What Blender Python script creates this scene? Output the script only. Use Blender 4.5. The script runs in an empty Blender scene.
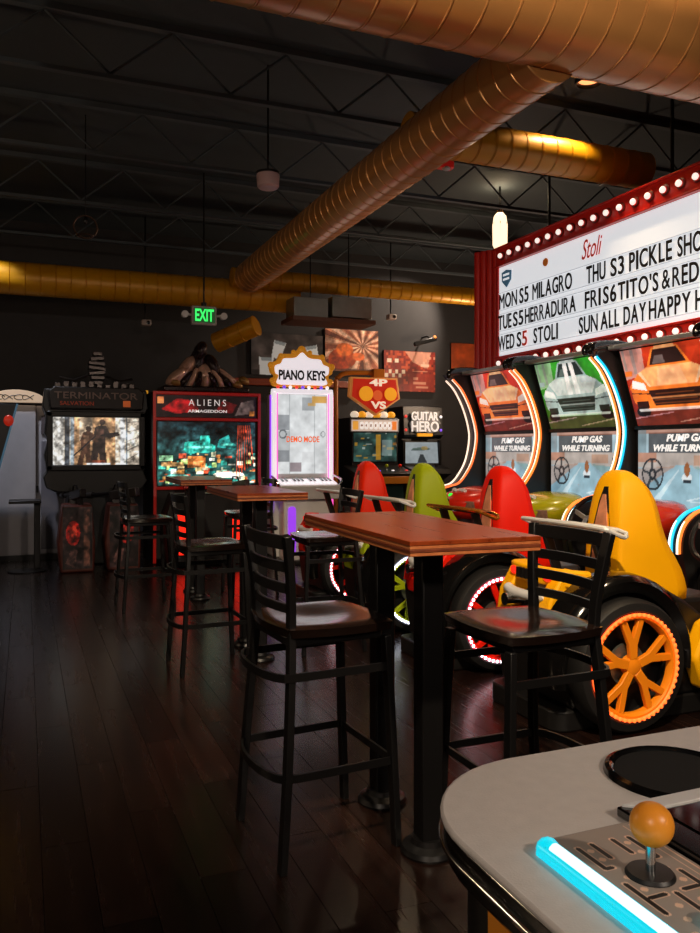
import bpy, bmesh, math, random
import numpy as np
from mathutils import Vector, Matrix, Euler
random.seed(7); np.random.seed(7)
PI = math.pi
SC = bpy.context.scene
COL = SC.collection

# ---------------------------------------------------------------- camera
# world: X to the right, Y along the row of racing machines, Z up, metres
cam = bpy.data.cameras.new('camera'); camo = bpy.data.objects.new('camera', cam); COL.objects.link(camo)
cam.sensor_fit = 'AUTO'; cam.sensor_width = 36.0; cam.lens = 36.0 * 800 / 933
cam.shift_y = -17.5 / 933
cam.clip_start = 0.02; cam.clip_end = 100
YAW = math.atan(325 / 800)
camo.location = (0, 0, 1.32); camo.rotation_euler = (PI / 2, 0, -YAW)
SC.camera = camo
# ---------------------------------------------------------------- world, exposure
w = bpy.data.worlds.new('dark_room_air'); SC.world = w; w.use_nodes = True
w.node_tree.nodes['Background'].inputs[0].default_value = (0.030, 0.024, 0.021, 1)
w.node_tree.nodes['Background'].inputs[1].default_value = 0.30
vs = SC.view_settings
vs.view_transform = 'Standard'; vs.look = 'None'; vs.exposure = 0.0; vs.gamma = 1.0
vs.use_curve_mapping = False
# ceiling can lights, all but the first added as fill: (x, y, z, aim point, watts, cone degrees, colour)
CANS = [
    (4.15, 5.17, 4.22, (3.10, 4.6, 0.8), 150, 95, (1.0, 0.72, 0.42)),
    (3.20, 2.60, 4.22, (2.95, 3.1, 0.7), 150, 85, (1.0, 0.74, 0.46)),
    (3.60, 7.60, 4.22, (2.90, 6.4, 0.8), 90, 80, (1.0, 0.74, 0.46)),
    (0.35, 0.25, 4.22, (2.85, 4.1, 0.75), 1500, 66, (1.0, 0.80, 0.56)),
    (0.90, 3.05, 4.22, (1.35, 5.2, 1.0), 90, 45, (1.0, 0.62, 0.34)),
    (-0.75, 8.90, 4.22, (0.0, 10.3, 0.9), 260, 50, (0.86, 0.90, 1.0)),
    (6.40, 10.45, 4.22, (4.9, 11.3, 2.7), 420, 72, (1.0, 0.80, 0.62)),
]

FILL_GLOBES = [  # added lamps out of view that give the room its ambient light
    (-1.6, -1.3, 3.0, 110, (1.0, 0.82, 0.66), 'frosted globe lamp behind the camera on the left'),
    (1.7, -1.7, 3.0, 150, (1.0, 0.82, 0.66), 'frosted globe lamp behind the camera on the right'),
    (-3.2, 5.2, 2.7, 70, (1.0, 0.70, 0.45), 'frosted globe lamp beyond the left frame edge'),
    (6.0, 9.2, 2.6, 90, (1.0, 0.72, 0.50), 'frosted globe lamp hidden behind the red menu sign'),
]

# ================================================================ helpers
def lin(c):
    if isinstance(c, str):
        c = c.lstrip('#'); c = [int(c[i:i + 2], 16) / 255 for i in (0, 2, 4)]
    return tuple((x / 12.92 if x <= 0.04045 else ((x + 0.055) / 1.055) ** 2.4) for x in c[:3])

MATS = {}
def mat(name, col, rough=0.5, metal=0.0, emit=None, es=0.0, var=0.10, vscale=9.0, bump=0.0, coat=0.0, bscale=120, spec=0.5):
    if name in MATS: return MATS[name]
    m = bpy.data.materials.new(name); m.use_nodes = True; nt = m.node_tree
    b = nt.nodes['Principled BSDF']
    c = lin(col)
    tc = nt.nodes.new('ShaderNodeTexCoord')
    nz = nt.nodes.new('ShaderNodeTexNoise'); nz.inputs['Scale'].default_value = vscale; nz.inputs['Detail'].default_value = 4
    nt.links.new(tc.outputs['Object'], nz.inputs['Vector'])
    mx = nt.nodes.new('ShaderNodeMix'); mx.data_type = 'RGBA'
    mx.inputs[6].default_value = (*[x * (1 - var) for x in c], 1)
    mx.inputs[7].default_value = (*[min(1, x * (1 + var)) for x in c], 1)
    nt.links.new(nz.outputs['Fac'], mx.inputs[0]); nt.links.new(mx.outputs[2], b.inputs['Base Color'])
    b.inputs['Roughness'].default_value = rough; b.inputs['Metallic'].default_value = metal; b.inputs['Specular IOR Level'].default_value = spec
    if coat: b.inputs['Coat Weight'].default_value = coat; b.inputs['Coat Roughness'].default_value = 0.08
    if emit is not None:
        b.inputs['Emission Color'].default_value = (*lin(emit), 1); b.inputs['Emission Strength'].default_value = es
    if bump:
        n2 = nt.nodes.new('ShaderNodeTexNoise'); n2.inputs['Scale'].default_value = bscale
        nt.links.new(tc.outputs['Object'], n2.inputs['Vector'])
        bp = nt.nodes.new('ShaderNodeBump'); bp.inputs['Strength'].default_value = bump; bp.inputs['Distance'].default_value = 0.004
        nt.links.new(n2.outputs['Fac'], bp.inputs['Height']); nt.links.new(bp.outputs['Normal'], b.inputs['Normal'])
    MATS[name] = m
    return m

def wood(name, c0, c1, rough=0.3, axis=1, scale=6.0, coat=0.0, per_piece=0.0):
    if name in MATS: return MATS[name]
    m = bpy.data.materials.new(name); m.use_nodes = True; nt = m.node_tree; b = nt.nodes['Principled BSDF']
    tc = nt.nodes.new('ShaderNodeTexCoord'); mp = nt.nodes.new('ShaderNodeMapping')
    sc = [scale * 4] * 3; sc[axis] = scale * 0.25
    mp.inputs['Scale'].default_value = sc
    oi = nt.nodes.new('ShaderNodeObjectInfo'); ge = nt.nodes.new('ShaderNodeNewGeometry')
    ad = nt.nodes.new('ShaderNodeMath'); ad.operation = 'ADD'
    nt.links.new(oi.outputs['Random'], ad.inputs[0]); nt.links.new(ge.outputs['Random Per Island'], ad.inputs[1])
    fr = nt.nodes.new('ShaderNodeMath'); fr.operation = 'FRACT'; nt.links.new(ad.outputs[0], fr.inputs[0])
    off = nt.nodes.new('ShaderNodeVectorMath'); off.operation = 'SCALE'; off.inputs[0].default_value = (17, 31, 5)
    nt.links.new(fr.outputs[0], off.inputs['Scale'])
    va = nt.nodes.new('ShaderNodeVectorMath'); va.operation = 'ADD'
    nt.links.new(tc.outputs['Object'], mp.inputs['Vector']); nt.links.new(mp.outputs[0], va.inputs[0]); nt.links.new(off.outputs[0], va.inputs[1])
    nz = nt.nodes.new('ShaderNodeTexNoise'); nz.inputs['Scale'].default_value = 1.0; nz.inputs['Detail'].default_value = 6; nz.inputs['Roughness'].default_value = 0.65
    nt.links.new(va.outputs[0], nz.inputs['Vector'])
    rp = nt.nodes.new('ShaderNodeValToRGB'); rp.color_ramp.elements[0].position = 0.3; rp.color_ramp.elements[1].position = 0.7
    rp.color_ramp.elements[0].color = (*lin(c0), 1); rp.color_ramp.elements[1].color = (*lin(c1), 1)
    nt.links.new(nz.outputs['Fac'], rp.inputs[0])
    if per_piece:
        mr = nt.nodes.new('ShaderNodeMapRange'); mr.inputs[3].default_value = 1 - per_piece; mr.inputs[4].default_value = 1 + per_piece
        nt.links.new(fr.outputs[0], mr.inputs[0])
        ms = nt.nodes.new('ShaderNodeVectorMath'); ms.operation = 'SCALE'
        nt.links.new(rp.outputs[0], ms.inputs[0]); nt.links.new(mr.outputs[0], ms.inputs['Scale'])
        nt.links.new(ms.outputs[0], b.inputs['Base Color'])
    else:
        nt.links.new(rp.outputs[0], b.inputs['Base Color'])
    r2 = nt.nodes.new('ShaderNodeMapRange'); r2.inputs[3].default_value = rough - 0.06; r2.inputs[4].default_value = rough + 0.08
    nt.links.new(nz.outputs['Fac'], r2.inputs[0]); nt.links.new(r2.outputs[0], b.inputs['Roughness'])
    bp = nt.nodes.new('ShaderNodeBump'); bp.inputs['Strength'].default_value = 0.12; bp.inputs['Distance'].default_value = 0.002
    nt.links.new(nz.outputs['Fac'], bp.inputs['Height']); nt.links.new(bp.outputs['Normal'], b.inputs['Normal'])
    if coat: b.inputs['Coat Weight'].default_value = coat; b.inputs['Coat Roughness'].default_value = 0.12
    MATS[name] = m
    return m

def printmat(name, es, rough=0.4, base=1.0):
    """flat print or screen picture: colours of the picture are stored per point"""
    if name in MATS: return MATS[name]
    m = bpy.data.materials.new(name); m.use_nodes = True; nt = m.node_tree; b = nt.nodes['Principled BSDF']
    at = nt.nodes.new('ShaderNodeAttribute'); at.attribute_name = 'Col'
    b.inputs['Roughness'].default_value = rough
    if base > 0: nt.links.new(at.outputs['Color'], b.inputs['Base Color'])
    else: b.inputs['Base Color'].default_value = (0.01, 0.01, 0.01, 1)
    if es > 0:
        nt.links.new(at.outputs['Color'], b.inputs['Emission Color']); b.inputs['Emission Strength'].default_value = es
    MATS[name] = m
    return m

def link(o, parent=None):
    COL.objects.link(o)
    if parent is not None: o.parent = parent
    return o

def tag(o, label, cat, group=None):
    o['label'] = label; o['category'] = cat
    if group: o['group'] = group
    return o

def thing(name, label, cat, loc=(0, 0, 0), rz=0, group=None):
    o = bpy.data.objects.new(name, None); o.empty_display_size = 0.1
    COL.objects.link(o); o.location = loc; o.rotation_euler = (0, 0, rz)
    return tag(o, label, cat, group)

def copy_tree(o, parent=None):
    c = o.copy(); COL.objects.link(c); c.parent = parent
    for ch in list(o.children): copy_tree(ch, c)
    return c

class MB:
    def __init__(s): s.v = []; s.f = []
    def add(s, vs, fs):
        n = len(s.v); s.v += [tuple(p) for p in vs]; s.f += [tuple(i + n for i in f) for f in fs]; return s
    def box(s, x0, x1, y0, y1, z0, z1):
        return s.add([(x0, y0, z0), (x1, y0, z0), (x1, y1, z0), (x0, y1, z0), (x0, y0, z1), (x1, y0, z1), (x1, y1, z1), (x0, y1, z1)],
                     [(0, 3, 2, 1), (4, 5, 6, 7), (0, 1, 5, 4), (1, 2, 6, 5), (2, 3, 7, 6), (3, 0, 4, 7)])
    def obox(s, c, size, rot=(0, 0, 0)):
        R = Euler(rot).to_matrix(); c = Vector(c); hx, hy, hz = [k / 2 for k in size]
        P = [c + R @ Vector((a * hx, b * hy, d * hz)) for d in (-1, 1) for a, b in ((-1, -1), (1, -1), (1, 1), (-1, 1))]
        return s.add(P, [(0, 3, 2, 1), (4, 5, 6, 7), (0, 1, 5, 4), (1, 2, 6, 5), (2, 3, 7, 6), (3, 0, 4, 7)])
    def sweep(s, path, sec, closed=False, up=(0, 0, 1)):
        """sec: list of (a,b) in side/up frame, or function i->list"""
        P = [Vector(p) for p in path]; n = len(P); rings = []
        for i in range(n):
            if closed: t = P[(i + 1) % n] - P[i - 1]
            else: t = P[min(i + 1, n - 1)] - P[max(i - 1, 0)]
            t.normalize(); u = Vector(up)
            if abs(t.dot(u)) > 0.98: u = Vector((0, 1, 0)) if abs(t.y) < 0.9 else Vector((1, 0, 0))
            sd = t.cross(u).normalized(); u = sd.cross(t).normalized()
            q = sec(i) if callable(sec) else sec
            rings.append([P[i] + sd * a + u * b for a, b in q])
        return s.loft(rings, closed=closed)
    def tube(s, path, r, n=8, closed=False, up=(0, 0, 1)):
        g = lambda i: [((r[i] if isinstance(r, (list, tuple)) else r) * math.cos(2 * PI * k / n), (r[i] if isinstance(r, (list, tuple)) else r) * math.sin(2 * PI * k / n)) for k in range(n)]
        return s.sweep(path, g, closed, up)
    def bar(s, p, q, wd, ht, up=(0, 0, 1)):
        return s.sweep([p, q], [(-wd / 2, -ht / 2), (wd / 2, -ht / 2), (wd / 2, ht / 2), (-wd / 2, ht / 2)], up=up)
    def loft(s, rings, closed=False, cap=True):
        n = len(rings[0]); m = len(rings); vs = [p for r in rings for p in r]; fs = []
        for i in range(m if closed else m - 1):
            j = (i + 1) % m
            for k in range(n):
                l = (k + 1) % n; fs.append((i * n + k, i * n + l, j * n + l, j * n + k))
        if not closed and cap:
            fs.append(tuple(range(n - 1, -1, -1))); fs.append(tuple((m - 1) * n + k for k in range(n)))
        return s.add(vs, fs)
    def prism(s, pts, axis, d0, d1):
        mk = {'x': lambda a, b, d: (d, a, b), 'y': lambda a, b, d: (a, d, b), 'z': lambda a, b, d: (a, b, d)}[axis]
        return s.loft([[mk(a, b, d0) for a, b in pts], [mk(a, b, d1) for a, b in pts]])
    def lathe(s, prof, c=(0, 0, 0), axis='z', n=24, a0=0, a1=2 * PI):
        c = Vector(c); full = abs(a1 - a0 - 2 * PI) < 1e-6; rings = []
        m = n if full else n + 1
        for k in range(m):
            t = a0 + (a1 - a0) * k / n; r = []
            for rad, h in prof:
                x, y = rad * math.cos(t), rad * math.sin(t)
                r.append(c + Vector({'z': (x, y, h), 'y': (x, h, y), 'x': (h, x, y)}[axis]))
            rings.append(r)
        vs = [p for r in rings for p in r]; q = len(prof); fs = []
        for i in range(m if full else m - 1):
            j = (i + 1) % m
            for k in range(q - 1): fs.append((i * q + k, j * q + k, j * q + k + 1, i * q + k + 1))
        return s.add(vs, fs)
    def ell(s, c, r, nu=16, nv=10, rot=(0, 0, 0)):
        R = Euler(rot).to_matrix(); c = Vector(c); vs = []; fs = []
        for j in range(nv + 1):
            p = PI * j / nv
            for i in range(nu):
                t = 2 * PI * i / nu
                vs.append(c + R @ Vector((r[0] * math.sin(p) * math.cos(t), r[1] * math.sin(p) * math.sin(t), r[2] * math.cos(p))))
        for j in range(nv):
            for i in range(nu):
                k = (i + 1) % nu; fs.append((j * nu + i, (j + 1) * nu + i, (j + 1) * nu + k, j * nu + k))
        return s.add(vs, fs)
    def mesh(s, name, smooth=35):
        me = bpy.data.meshes.new(name); me.from_pydata(s.v, [], s.f)
        bm = bmesh.new(); bm.from_mesh(me); bmesh.ops.remove_doubles(bm, verts=bm.verts, dist=1e-6)
        bmesh.ops.recalc_face_normals(bm, faces=bm.faces); bm.to_mesh(me); bm.free()
        if smooth:
            me.polygons.foreach_set('use_smooth', [True] * len(me.polygons)); me.set_sharp_from_angle(angle=math.radians(smooth))
        return me
    def build(s, name, m, parent=None, smooth=35, bevel=0.0, seg=2, loc=None):
        me = s.mesh(name, smooth); me.materials.append(m)
        o = bpy.data.objects.new(name, me); link(o, parent)
        if loc is not None: o.location = loc
        if bevel:
            b = o.modifiers.new('edge', 'BEVEL'); b.width = bevel; b.segments = seg; b.limit_method = 'ANGLE'; b.angle_limit = math.radians(40)
        return o

def struct(o):
    o['kind'] = 'structure'; return o

# ---- pictures: a small rasteriser whose pixels become points of a flat mesh
class Pic:
    def __init__(s, nx, ny, bg):
        s.nx, s.ny = nx, ny; s.u, s.v = np.meshgrid(np.linspace(0, 1, nx), np.linspace(0, 1, ny))
        s.c = np.zeros((ny, nx, 3)); s.c[:] = s.k(bg)
    def k(s, c):
        if isinstance(c, str): c = c.lstrip('#'); return np.array([int(c[i:i + 2], 16) / 255 for i in (0, 2, 4)])
        return np.array(c[:3])
    def put(s, m, c, a=1.0): s.c[m] = s.c[m] * (1 - a) + s.k(c) * a; return s
    def rect(s, x0, y0, x1, y1, c, a=1.0): return s.put((s.u >= x0) & (s.u <= x1) & (s.v >= y0) & (s.v <= y1), c, a)
    def ell(s, x, y, rx, ry, c, a=1.0, r=0):
        dx, dy = s.u - x, s.v - y; X = dx * math.cos(r) + dy * math.sin(r); Y = -dx * math.sin(r) + dy * math.cos(r)
        return s.put((X / rx) ** 2 + (Y / ry) ** 2 <= 1, c, a)
    def ring(s, x, y, rx, ry, t, c, a=1.0):
        d = ((s.u - x) / rx) ** 2 + ((s.v - y) / ry) ** 2; return s.put((d <= 1) & (d >= (1 - t) ** 2), c, a)
    def poly(s, P, c, a=1.0):
        ins = np.zeros_like(s.u, bool); n = len(P)
        for i in range(n):
            x0, y0 = P[i]; x1, y1 = P[(i + 1) % n]
            if y0 == y1: continue
            cr = ((s.v >= min(y0, y1)) & (s.v < max(y0, y1))) & (s.u < (x1 - x0) * (s.v - y0) / (y1 - y0) + x0); ins ^= cr
        return s.put(ins, c, a)
    def line(s, p, q, wd, c, a=1.0, asp=1.0):
        px, py, qx, qy = p[0] * asp, p[1], q[0] * asp, q[1]; dx, dy = qx - px, qy - py; L = dx * dx + dy * dy + 1e-12
        t = np.clip(((s.u * asp - px) * dx + (s.v - py) * dy) / L, 0, 1)
        return s.put((s.u * asp - px - t * dx) ** 2 + (s.v - py - t * dy) ** 2 <= (wd / 2) ** 2, c, a)
    def grad(s, c0, c1, y0=0, y1=1):
        t = np.clip((s.v - y0) / (y1 - y0), 0, 1)[..., None]; m = (s.v >= y0) & (s.v <= y1)
        s.c[m] = (s.k(c0) * (1 - t) + s.k(c1) * t)[m]; return s
    def mottle(s, amp, cells=(12, 8), seed=1):
        r = np.random.RandomState(seed); tot = np.zeros_like(s.u)
        for o in range(3):
            g = r.rand(cells[1] * 2 ** o + 2, cells[0] * 2 ** o + 2)
            x = s.u * cells[0] * 2 ** o; y = s.v * cells[1] * 2 ** o; i = x.astype(int); j = y.astype(int); fx, fy = x - i, y - j
            tot += (g[j, i] * (1 - fx) * (1 - fy) + g[j, i + 1] * fx * (1 - fy) + g[j + 1, i] * (1 - fx) * fy + g[j + 1, i + 1] * fx * fy - 0.5) / 2 ** o
        s.c = np.clip(s.c * (1 + amp * 2 * tot[..., None]), 0, 1); return s
    def build(s, name, m, O, U, V, parent=None):
        O, U, V = np.array(O, float), np.array(U, float), np.array(V, float)
        P = O + s.u[..., None] * U + s.v[..., None] * V; nx, ny = s.nx, s.ny
        i = np.arange(nx * ny).reshape(ny, nx); F = np.stack([i[:-1, :-1], i[:-1, 1:], i[1:, 1:], i[1:, :-1]], -1).reshape(-1, 4)
        me = bpy.data.meshes.new(name); me.from_pydata(P.reshape(-1, 3).tolist(), [], F.tolist())
        at = me.attributes.new('Col', 'FLOAT_COLOR', 'POINT')
        c = np.clip(s.c, 0, 1); c = np.where(c <= 0.04045, c / 12.92, ((c + 0.055) / 1.055) ** 2.4)
        at.data.foreach_set('color', np.concatenate([c, np.ones((ny, nx, 1))], -1).reshape(-1).astype(np.float32))
        me.materials.append(m); o = bpy.data.objects.new(name, me); return link(o, parent)

# ---- lettering
_TX = {}
def text_data(st, bold=0.012, shear=0.0, spacing=1.0):
    key = (st, bold, shear, spacing)
    if key not in _TX:
        cu = bpy.data.curves.new('t', 'FONT'); cu.body = st; cu.offset = bold; cu.shear = shear; cu.extrude = 0.5; cu.space_character = spacing; cu.resolution_u = 4
        o = bpy.data.objects.new('t', cu); me = bpy.data.meshes.new_from_object(o)
        v = np.array([tuple(p.co) for p in me.vertices]); f = [tuple(p.vertices) for p in me.polygons]
        bpy.data.objects.remove(o); bpy.data.curves.remove(cu); bpy.data.meshes.remove(me)
        lo, hi = v.min(0), v.max(0); v = (v - lo) / np.maximum(hi - lo, 1e-6); _TX[key] = (v, f, (hi - lo)[:2])
    return _TX[key]
def lettering(st, m, O, U, V, N, parent=None, name='lettering', bold=0.012, shear=0.0, spacing=1.0, bend=None):
    """fill the parallelogram O,O+U,O+V with the text, N = its relief"""
    v, f, _ = text_data(st, bold, shear, spacing)
    O, U, V, N = [np.array(x, float) for x in (O, U, V, N)]
    vv = v[:, 1].copy()
    if bend: vv = vv + bend * (1 - (2 * v[:, 0] - 1) ** 2)
    P = O + v[:, :1] * U + vv[:, None] * V + v[:, 2:3] * N
    me = bpy.data.meshes.new(name); me.from_pydata(P.tolist(), [], f); me.materials.append(m)
    o = bpy.data.objects.new(name, me); return link(o, parent)

def smooth_path(pts, per=6, closed=False):
    P = [Vector(p) for p in pts]; n = len(P); out = []
    for i in range(n if closed else n - 1):
        if closed: a, b, c, d = P[i - 1], P[i], P[(i + 1) % n], P[(i + 2) % n]
        else: a, b, c, d = P[max(i - 1, 0)], P[i], P[i + 1], P[min(i + 2, n - 1)]
        for k in range(per):
            t = k / per
            out.append(0.5 * ((2 * b) + (c - a) * t + (2 * a - 5 * b + 4 * c - d) * t * t + (3 * b - a - 3 * c + d) * t ** 3))
    if not closed: out.append(P[-1])
    return out

def rrect(x0, x1, y0, y1, r, n=6):
    out = []
    for cx, cy, a in ((x1 - r, y1 - r, 0), (x0 + r, y1 - r, 1), (x0 + r, y0 + r, 2), (x1 - r, y0 + r, 3)):
        for k in range(n + 1):
            t = PI / 2 * (a + k / n); out.append((cx + r * math.cos(t), cy + r * math.sin(t)))
    return out

# ================================================================ materials
BLACK = mat('black_satin', '#121111', 0.42)
BLACKG = mat('black_gloss', '#0c0b0b', 0.12, coat=0.5)
BLACKM = mat('black_metal', '#100f10', 0.38, 0.3)
CHROME = mat('chrome', '#c8c8c8', 0.16, 1.0)
SILVER = mat('silver_paint', '#b9bcc0', 0.32, 0.6)
WHITE = mat('white_gloss', '#d8d6d4', 0.3)
RUBBER = mat('tyre_rubber', '#141313', 0.55)
STEEL = mat('galvanised_steel', '#8d8f86', 0.38, 0.8, var=0.25)
YELLOWP = mat('yellow_duct_paint', '#c98c08', 0.38, 0.15, var=0.06)
WARMYELLOWP = mat('copper_duct_paint', '#c48a50', 0.30, 0.45, var=0.08)  # same yellow duct paint, with the coppery light put into its colour
DARKWALL = mat('dark_wall_paint', '#302f31', 0.8, var=0.15, bump=0.1)
REDP = mat('sign_red_paint', '#d4261c', 0.35, var=0.08)
FLOORW = wood('floor_wood', '#110806', '#20120d', 0.25, axis=1, scale=5, per_piece=0.35)
OAK0 = wood('table_wood', '#5c200b', '#86360f', 0.28, axis=1, scale=5, coat=0.1)
OAK1 = wood('table_ply_light', '#8c4a28', '#b06a3e', 0.35, axis=1, scale=6)
OAK2 = wood('table_ply_dark', '#4a2012', '#6a3018', 0.4, axis=1, scale=6)
SEATW = wood('stool_seat_wood', '#100a08', '#1c110d', 0.2, axis=0, scale=5, coat=0.4)
SCREEN = printmat('screen_picture', 0.85, 0.25, 0)
SCREENDIM = printmat('screen_picture_dim', 0.55, 0.25, 0)
PRINT = printmat('printed_picture', 0.0, 0.5)
BACKLIT = printmat('backlit_print', 0.68, 0.35)

# ================================================================ structure
X0, X1, Y0, Y1, ZC = -4.6, 7.0, -2.6, 11.3, 4.3
fl = struct(MB().box(X0, X1, Y0, Y1, -0.12, -0.006).build('floor', mat('subfloor', '#0b0706', 0.8), smooth=0))
def pxy(x, y, z=0):
    s, c = math.sin(YAW), math.cos(YAW); Z = x * s + y * c; h = x * c - y * s
    return (350 + 800 * h / Z, 449 + (1.32 - z) * 800 / Z, Z) if Z > 0.1 else (0, 0, -1)
PW, PL = 0.15, 1.22
full = MB().box(-PW / 2 + 0.0012, PW / 2 - 0.0012, -PL / 2 + 0.0015, PL / 2 - 0.0015, -0.006, 0.0).mesh('plank', 0); full.materials.append(FLOORW)
cand = []
i = 0; x = X0 + PW / 2
while x < X1:
    y = Y0 + PL / 2 - ((i * 0.437) % 1.0) * PL
    while y < Y1 + PL / 2:
        px, py, Z = pxy(x, y)
        whole = y - PL / 2 >= Y0 and y + PL / 2 <= Y1
        vis = Z > 1.2 and -30 < px < 730 and py < 960
        cand.append((Z if (vis and whole) else 1e9, x, y)); y += PL
    x += PW; i += 1
cand.sort()
rest = MB()
for k, (Z, x, y) in enumerate(cand):
    if k < 290 and Z < 1e8:
        o = bpy.data.objects.new('plank', full); link(o, fl); o.location = (x, y, 0)
    else:
        a, b = max(Y0, y - PL / 2 + 0.0015), min(Y1, y + PL / 2 - 0.0015)
        if b - a > 0.02: rest.box(x - PW / 2 + 0.0012, min(X1, x + PW / 2 - 0.0012), a, b, -0.006, 0.0)
o = rest.build('plank_field', FLOORW, fl, smooth=0); o['kind'] = 'stuff'

ce = struct(MB().box(X0, X1, Y0, Y1, ZC, ZC + 0.12).build('ceiling', mat('black_ceiling', '#3a4247', 0.85, bump=0.2), smooth=0))
JM = mat('joist_paint', '#4c545a', 0.85)
for k in range(7):           # open-web bar joists under the deck
    y = 1.2 + k * 1.5; b = MB()
    b.box(X0 + 0.02, X1 - 0.02, y - 0.03, y + 0.03, ZC - 0.05, ZC - 0.002); b.box(X0 + 0.02, X1 - 0.02, y - 0.025, y + 0.025, ZC - 0.45, ZC - 0.42)
    x = X0 + 0.1; d = 1
    while x < X1 - 0.5:
        p, q = (ZC - 0.41, ZC - 0.05) if d > 0 else (ZC - 0.05, ZC - 0.41)
        b.tube([(x, y, p), (x + 0.42, y, q)], 0.010, 5); x += 0.42; d = -d
    b.build('joist', JM, ce, smooth=0)
WT = 0.12
wb = struct(MB().box(X0, X1, Y1, Y1 + WT, 0, ZC).build('wall_back', DARKWALL, smooth=0))
wr = struct(MB().box(X1, X1 + WT, Y0, Y1 + WT, 0, ZC).build('wall_right', DARKWALL, smooth=0))
wl = struct(MB().box(X0 - WT, X0, Y0, Y1 + WT, 0, ZC).build('wall_left', DARKWALL, smooth=0))
wf = struct(MB().box(X0 - WT, X1 + WT, Y0 - WT, Y0, 0, ZC).build('wall_front', DARKWALL, smooth=0))
struct(MB().box(2.62, 4.75, Y1 - 0.10, Y1 - 0.001, 2.24, 2.34).build('trim_1', wood('ledge_wood', '#6e2a14', '#94401f', 0.35, axis=0), smooth=30, bevel=0.008))
struct(MB().box(X0 + 0.01, 6.99, Y1 - 0.02, Y1 - 0.001, 0.0, 0.12).build('baseboard_back', BLACK, smooth=0, bevel=0.004))

# ================================================================ air ducts
def duct(label, p, q, r, seg, m, endcap=True):
    p, q = Vector(p), Vector(q); d = q - p; L = d.length; n = max(1, round(L / seg)); sl = L / n
    t = thing('air_duct', label, 'duct', p, 0, 'painted spiral air ducts under the ceiling')
    prof = [(r - 0.006, 0), (r, 0.004), (r, 0.010), (r, sl - 0.012), (r + 0.004, sl - 0.010), (r + 0.004, sl - 0.004), (r - 0.006, sl)]
    me = MB().lathe(prof, n=36).mesh('duct_section', 25); me.materials.append(m)
    R = d.to_track_quat('Z', 'Y').to_euler(); u = d.normalized()
    for k in range(n):
        o = bpy.data.objects.new('duct_section', me); link(o, t); o.location = u * (sl * k); o.rotation_euler = R
    for k, e in ((0, 0.004), (1, L - 0.006)):
        c = MB().lathe([(0.0001, 0), (r - 0.005, 0), (r - 0.005, 0.004), (0.0001, 0.004)], n=36).build('end_cap', m, t); c.location = u * e; c.rotation_euler = R
    return t
duct('wide copper-coloured duct crossing the top right of the ceiling', (-0.4, 3.30, 3.565), (6.9, 3.30, 3.565), 0.33, 0.165, WARMYELLOWP)
duct('long copper-coloured duct running away towards the back machines', (2.47, 3.38, 3.36), (2.47, 9.25, 3.36), 0.18, 0.14, WARMYELLOWP)
duct('yellow duct emerging behind the copper duct above the lit menu sign', (2.68, 5.45, 3.72), (4.95, 5.45, 3.72), 0.15, 0.145, YELLOWP)
duct('thin yellow duct ending behind the red menu sign', (2.30, 9.45, 3.39), (6.9, 9.45, 3.39), 0.115, 0.15, YELLOWP)
duct('thick yellow duct along the upper left above the exit sign', (-4.5, 9.75, 3.24), (3.22, 9.75, 3.24), 0.185, 0.16, YELLOWP)
duct('short yellow duct stub with a round closed end above the red shooter cabinet', (2.22, 9.92, 2.65), (2.64, 9.55, 2.84), 0.125, 0.2, YELLOWP)
# steel plenum hanging under the back duct
t = thing('duct_plenum', 'bare metal ventilation box hanging beneath the yellow duct', 'vent box', (3.40, 9.27, 2.93), 0)
MB().box(-0.42, 0.02, -0.15, 0.16, -0.02, 0.22).build('inlet_box', STEEL, t, bevel=0.006)
MB().box(0.06, 0.58, -0.19, 0.2, 0.0, 0.25).build('main_box', STEEL, t, bevel=0.006)
MB().box(-0.46, 0.62, -0.23, 0.24, -0.075, -0.022).build('bottom_flange', mat('rust_steel', '#6d4a3a', 0.5, 0.4), t, bevel=0.004)
for x in (-0.2, 0.3): MB().tube([(x, -0.12, 0.22), (x, -0.12, ZC - 2.93)], 0.008, 6).build('hanger_rod', BLACKM, t)
t = thing('ceiling_vent', 'pale metal supply grille beside the wide copper duct', 'vent', (4.52, 3.82, 3.28), 0)
MB().box(-0.17, 0.25, -0.17, 0.17, 0.0, 0.16).build('collar', WHITE, t, bevel=0.01)
for k in range(5): MB().obox((0.04, -0.13 + k * 0.065, -0.012), (0.38, 0.05, 0.006), (0.5, 0, 0)).build('louvre', STEEL, t, smooth=0)
MB().tube([(0.04, 0, 0.16), (0.04, 0, ZC - 3.28)], 0.012, 6).build('hanger_rod', BLACKM, t)

# ================================================================ red marquee sign
SX = 4.55
SY0, SY1, SZ0, SZ1 = 3.72, 7.16, 2.135, 3.405
sg = thing('marquee_sign', 'red framed lit changeable letter menu sign edged with round white bulbs', 'sign', (SX, 4.8, SZ0))
def S(x, y, z): return (x - SX, y - 4.8, z - SZ0)
b = MB(); a0, a1 = S(SX + 0.05, SY0, SZ0), S(SX + 0.33, SY1, SZ1); b.box(a0[0], a1[0], a0[1], a1[1], a0[2], a1[2]); b.build('sign_box', REDP, sg, bevel=0.01)
for z0, z1 in ((SZ0, 2.275), (3.20, SZ1)):
    p, q = S(SX, SY0, z0), S(SX + 0.05, SY1, z1); MB().box(p[0], q[0] + 0.001, p[1], q[1], p[2], q[2]).build('bulb_rail', REDP, sg, bevel=0.008)
    # raised lips above and below each bulb rail
    for z in (z0, z1 - 0.016):
        p, q = S(SX - 0.03, SY0, z), S(SX + 0.01, SY1, z + 0.016); MB().box(p[0], q[0], p[1], q[1], p[2], q[2]).build('rail_lip', REDP, sg, bevel=0.004)
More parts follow.
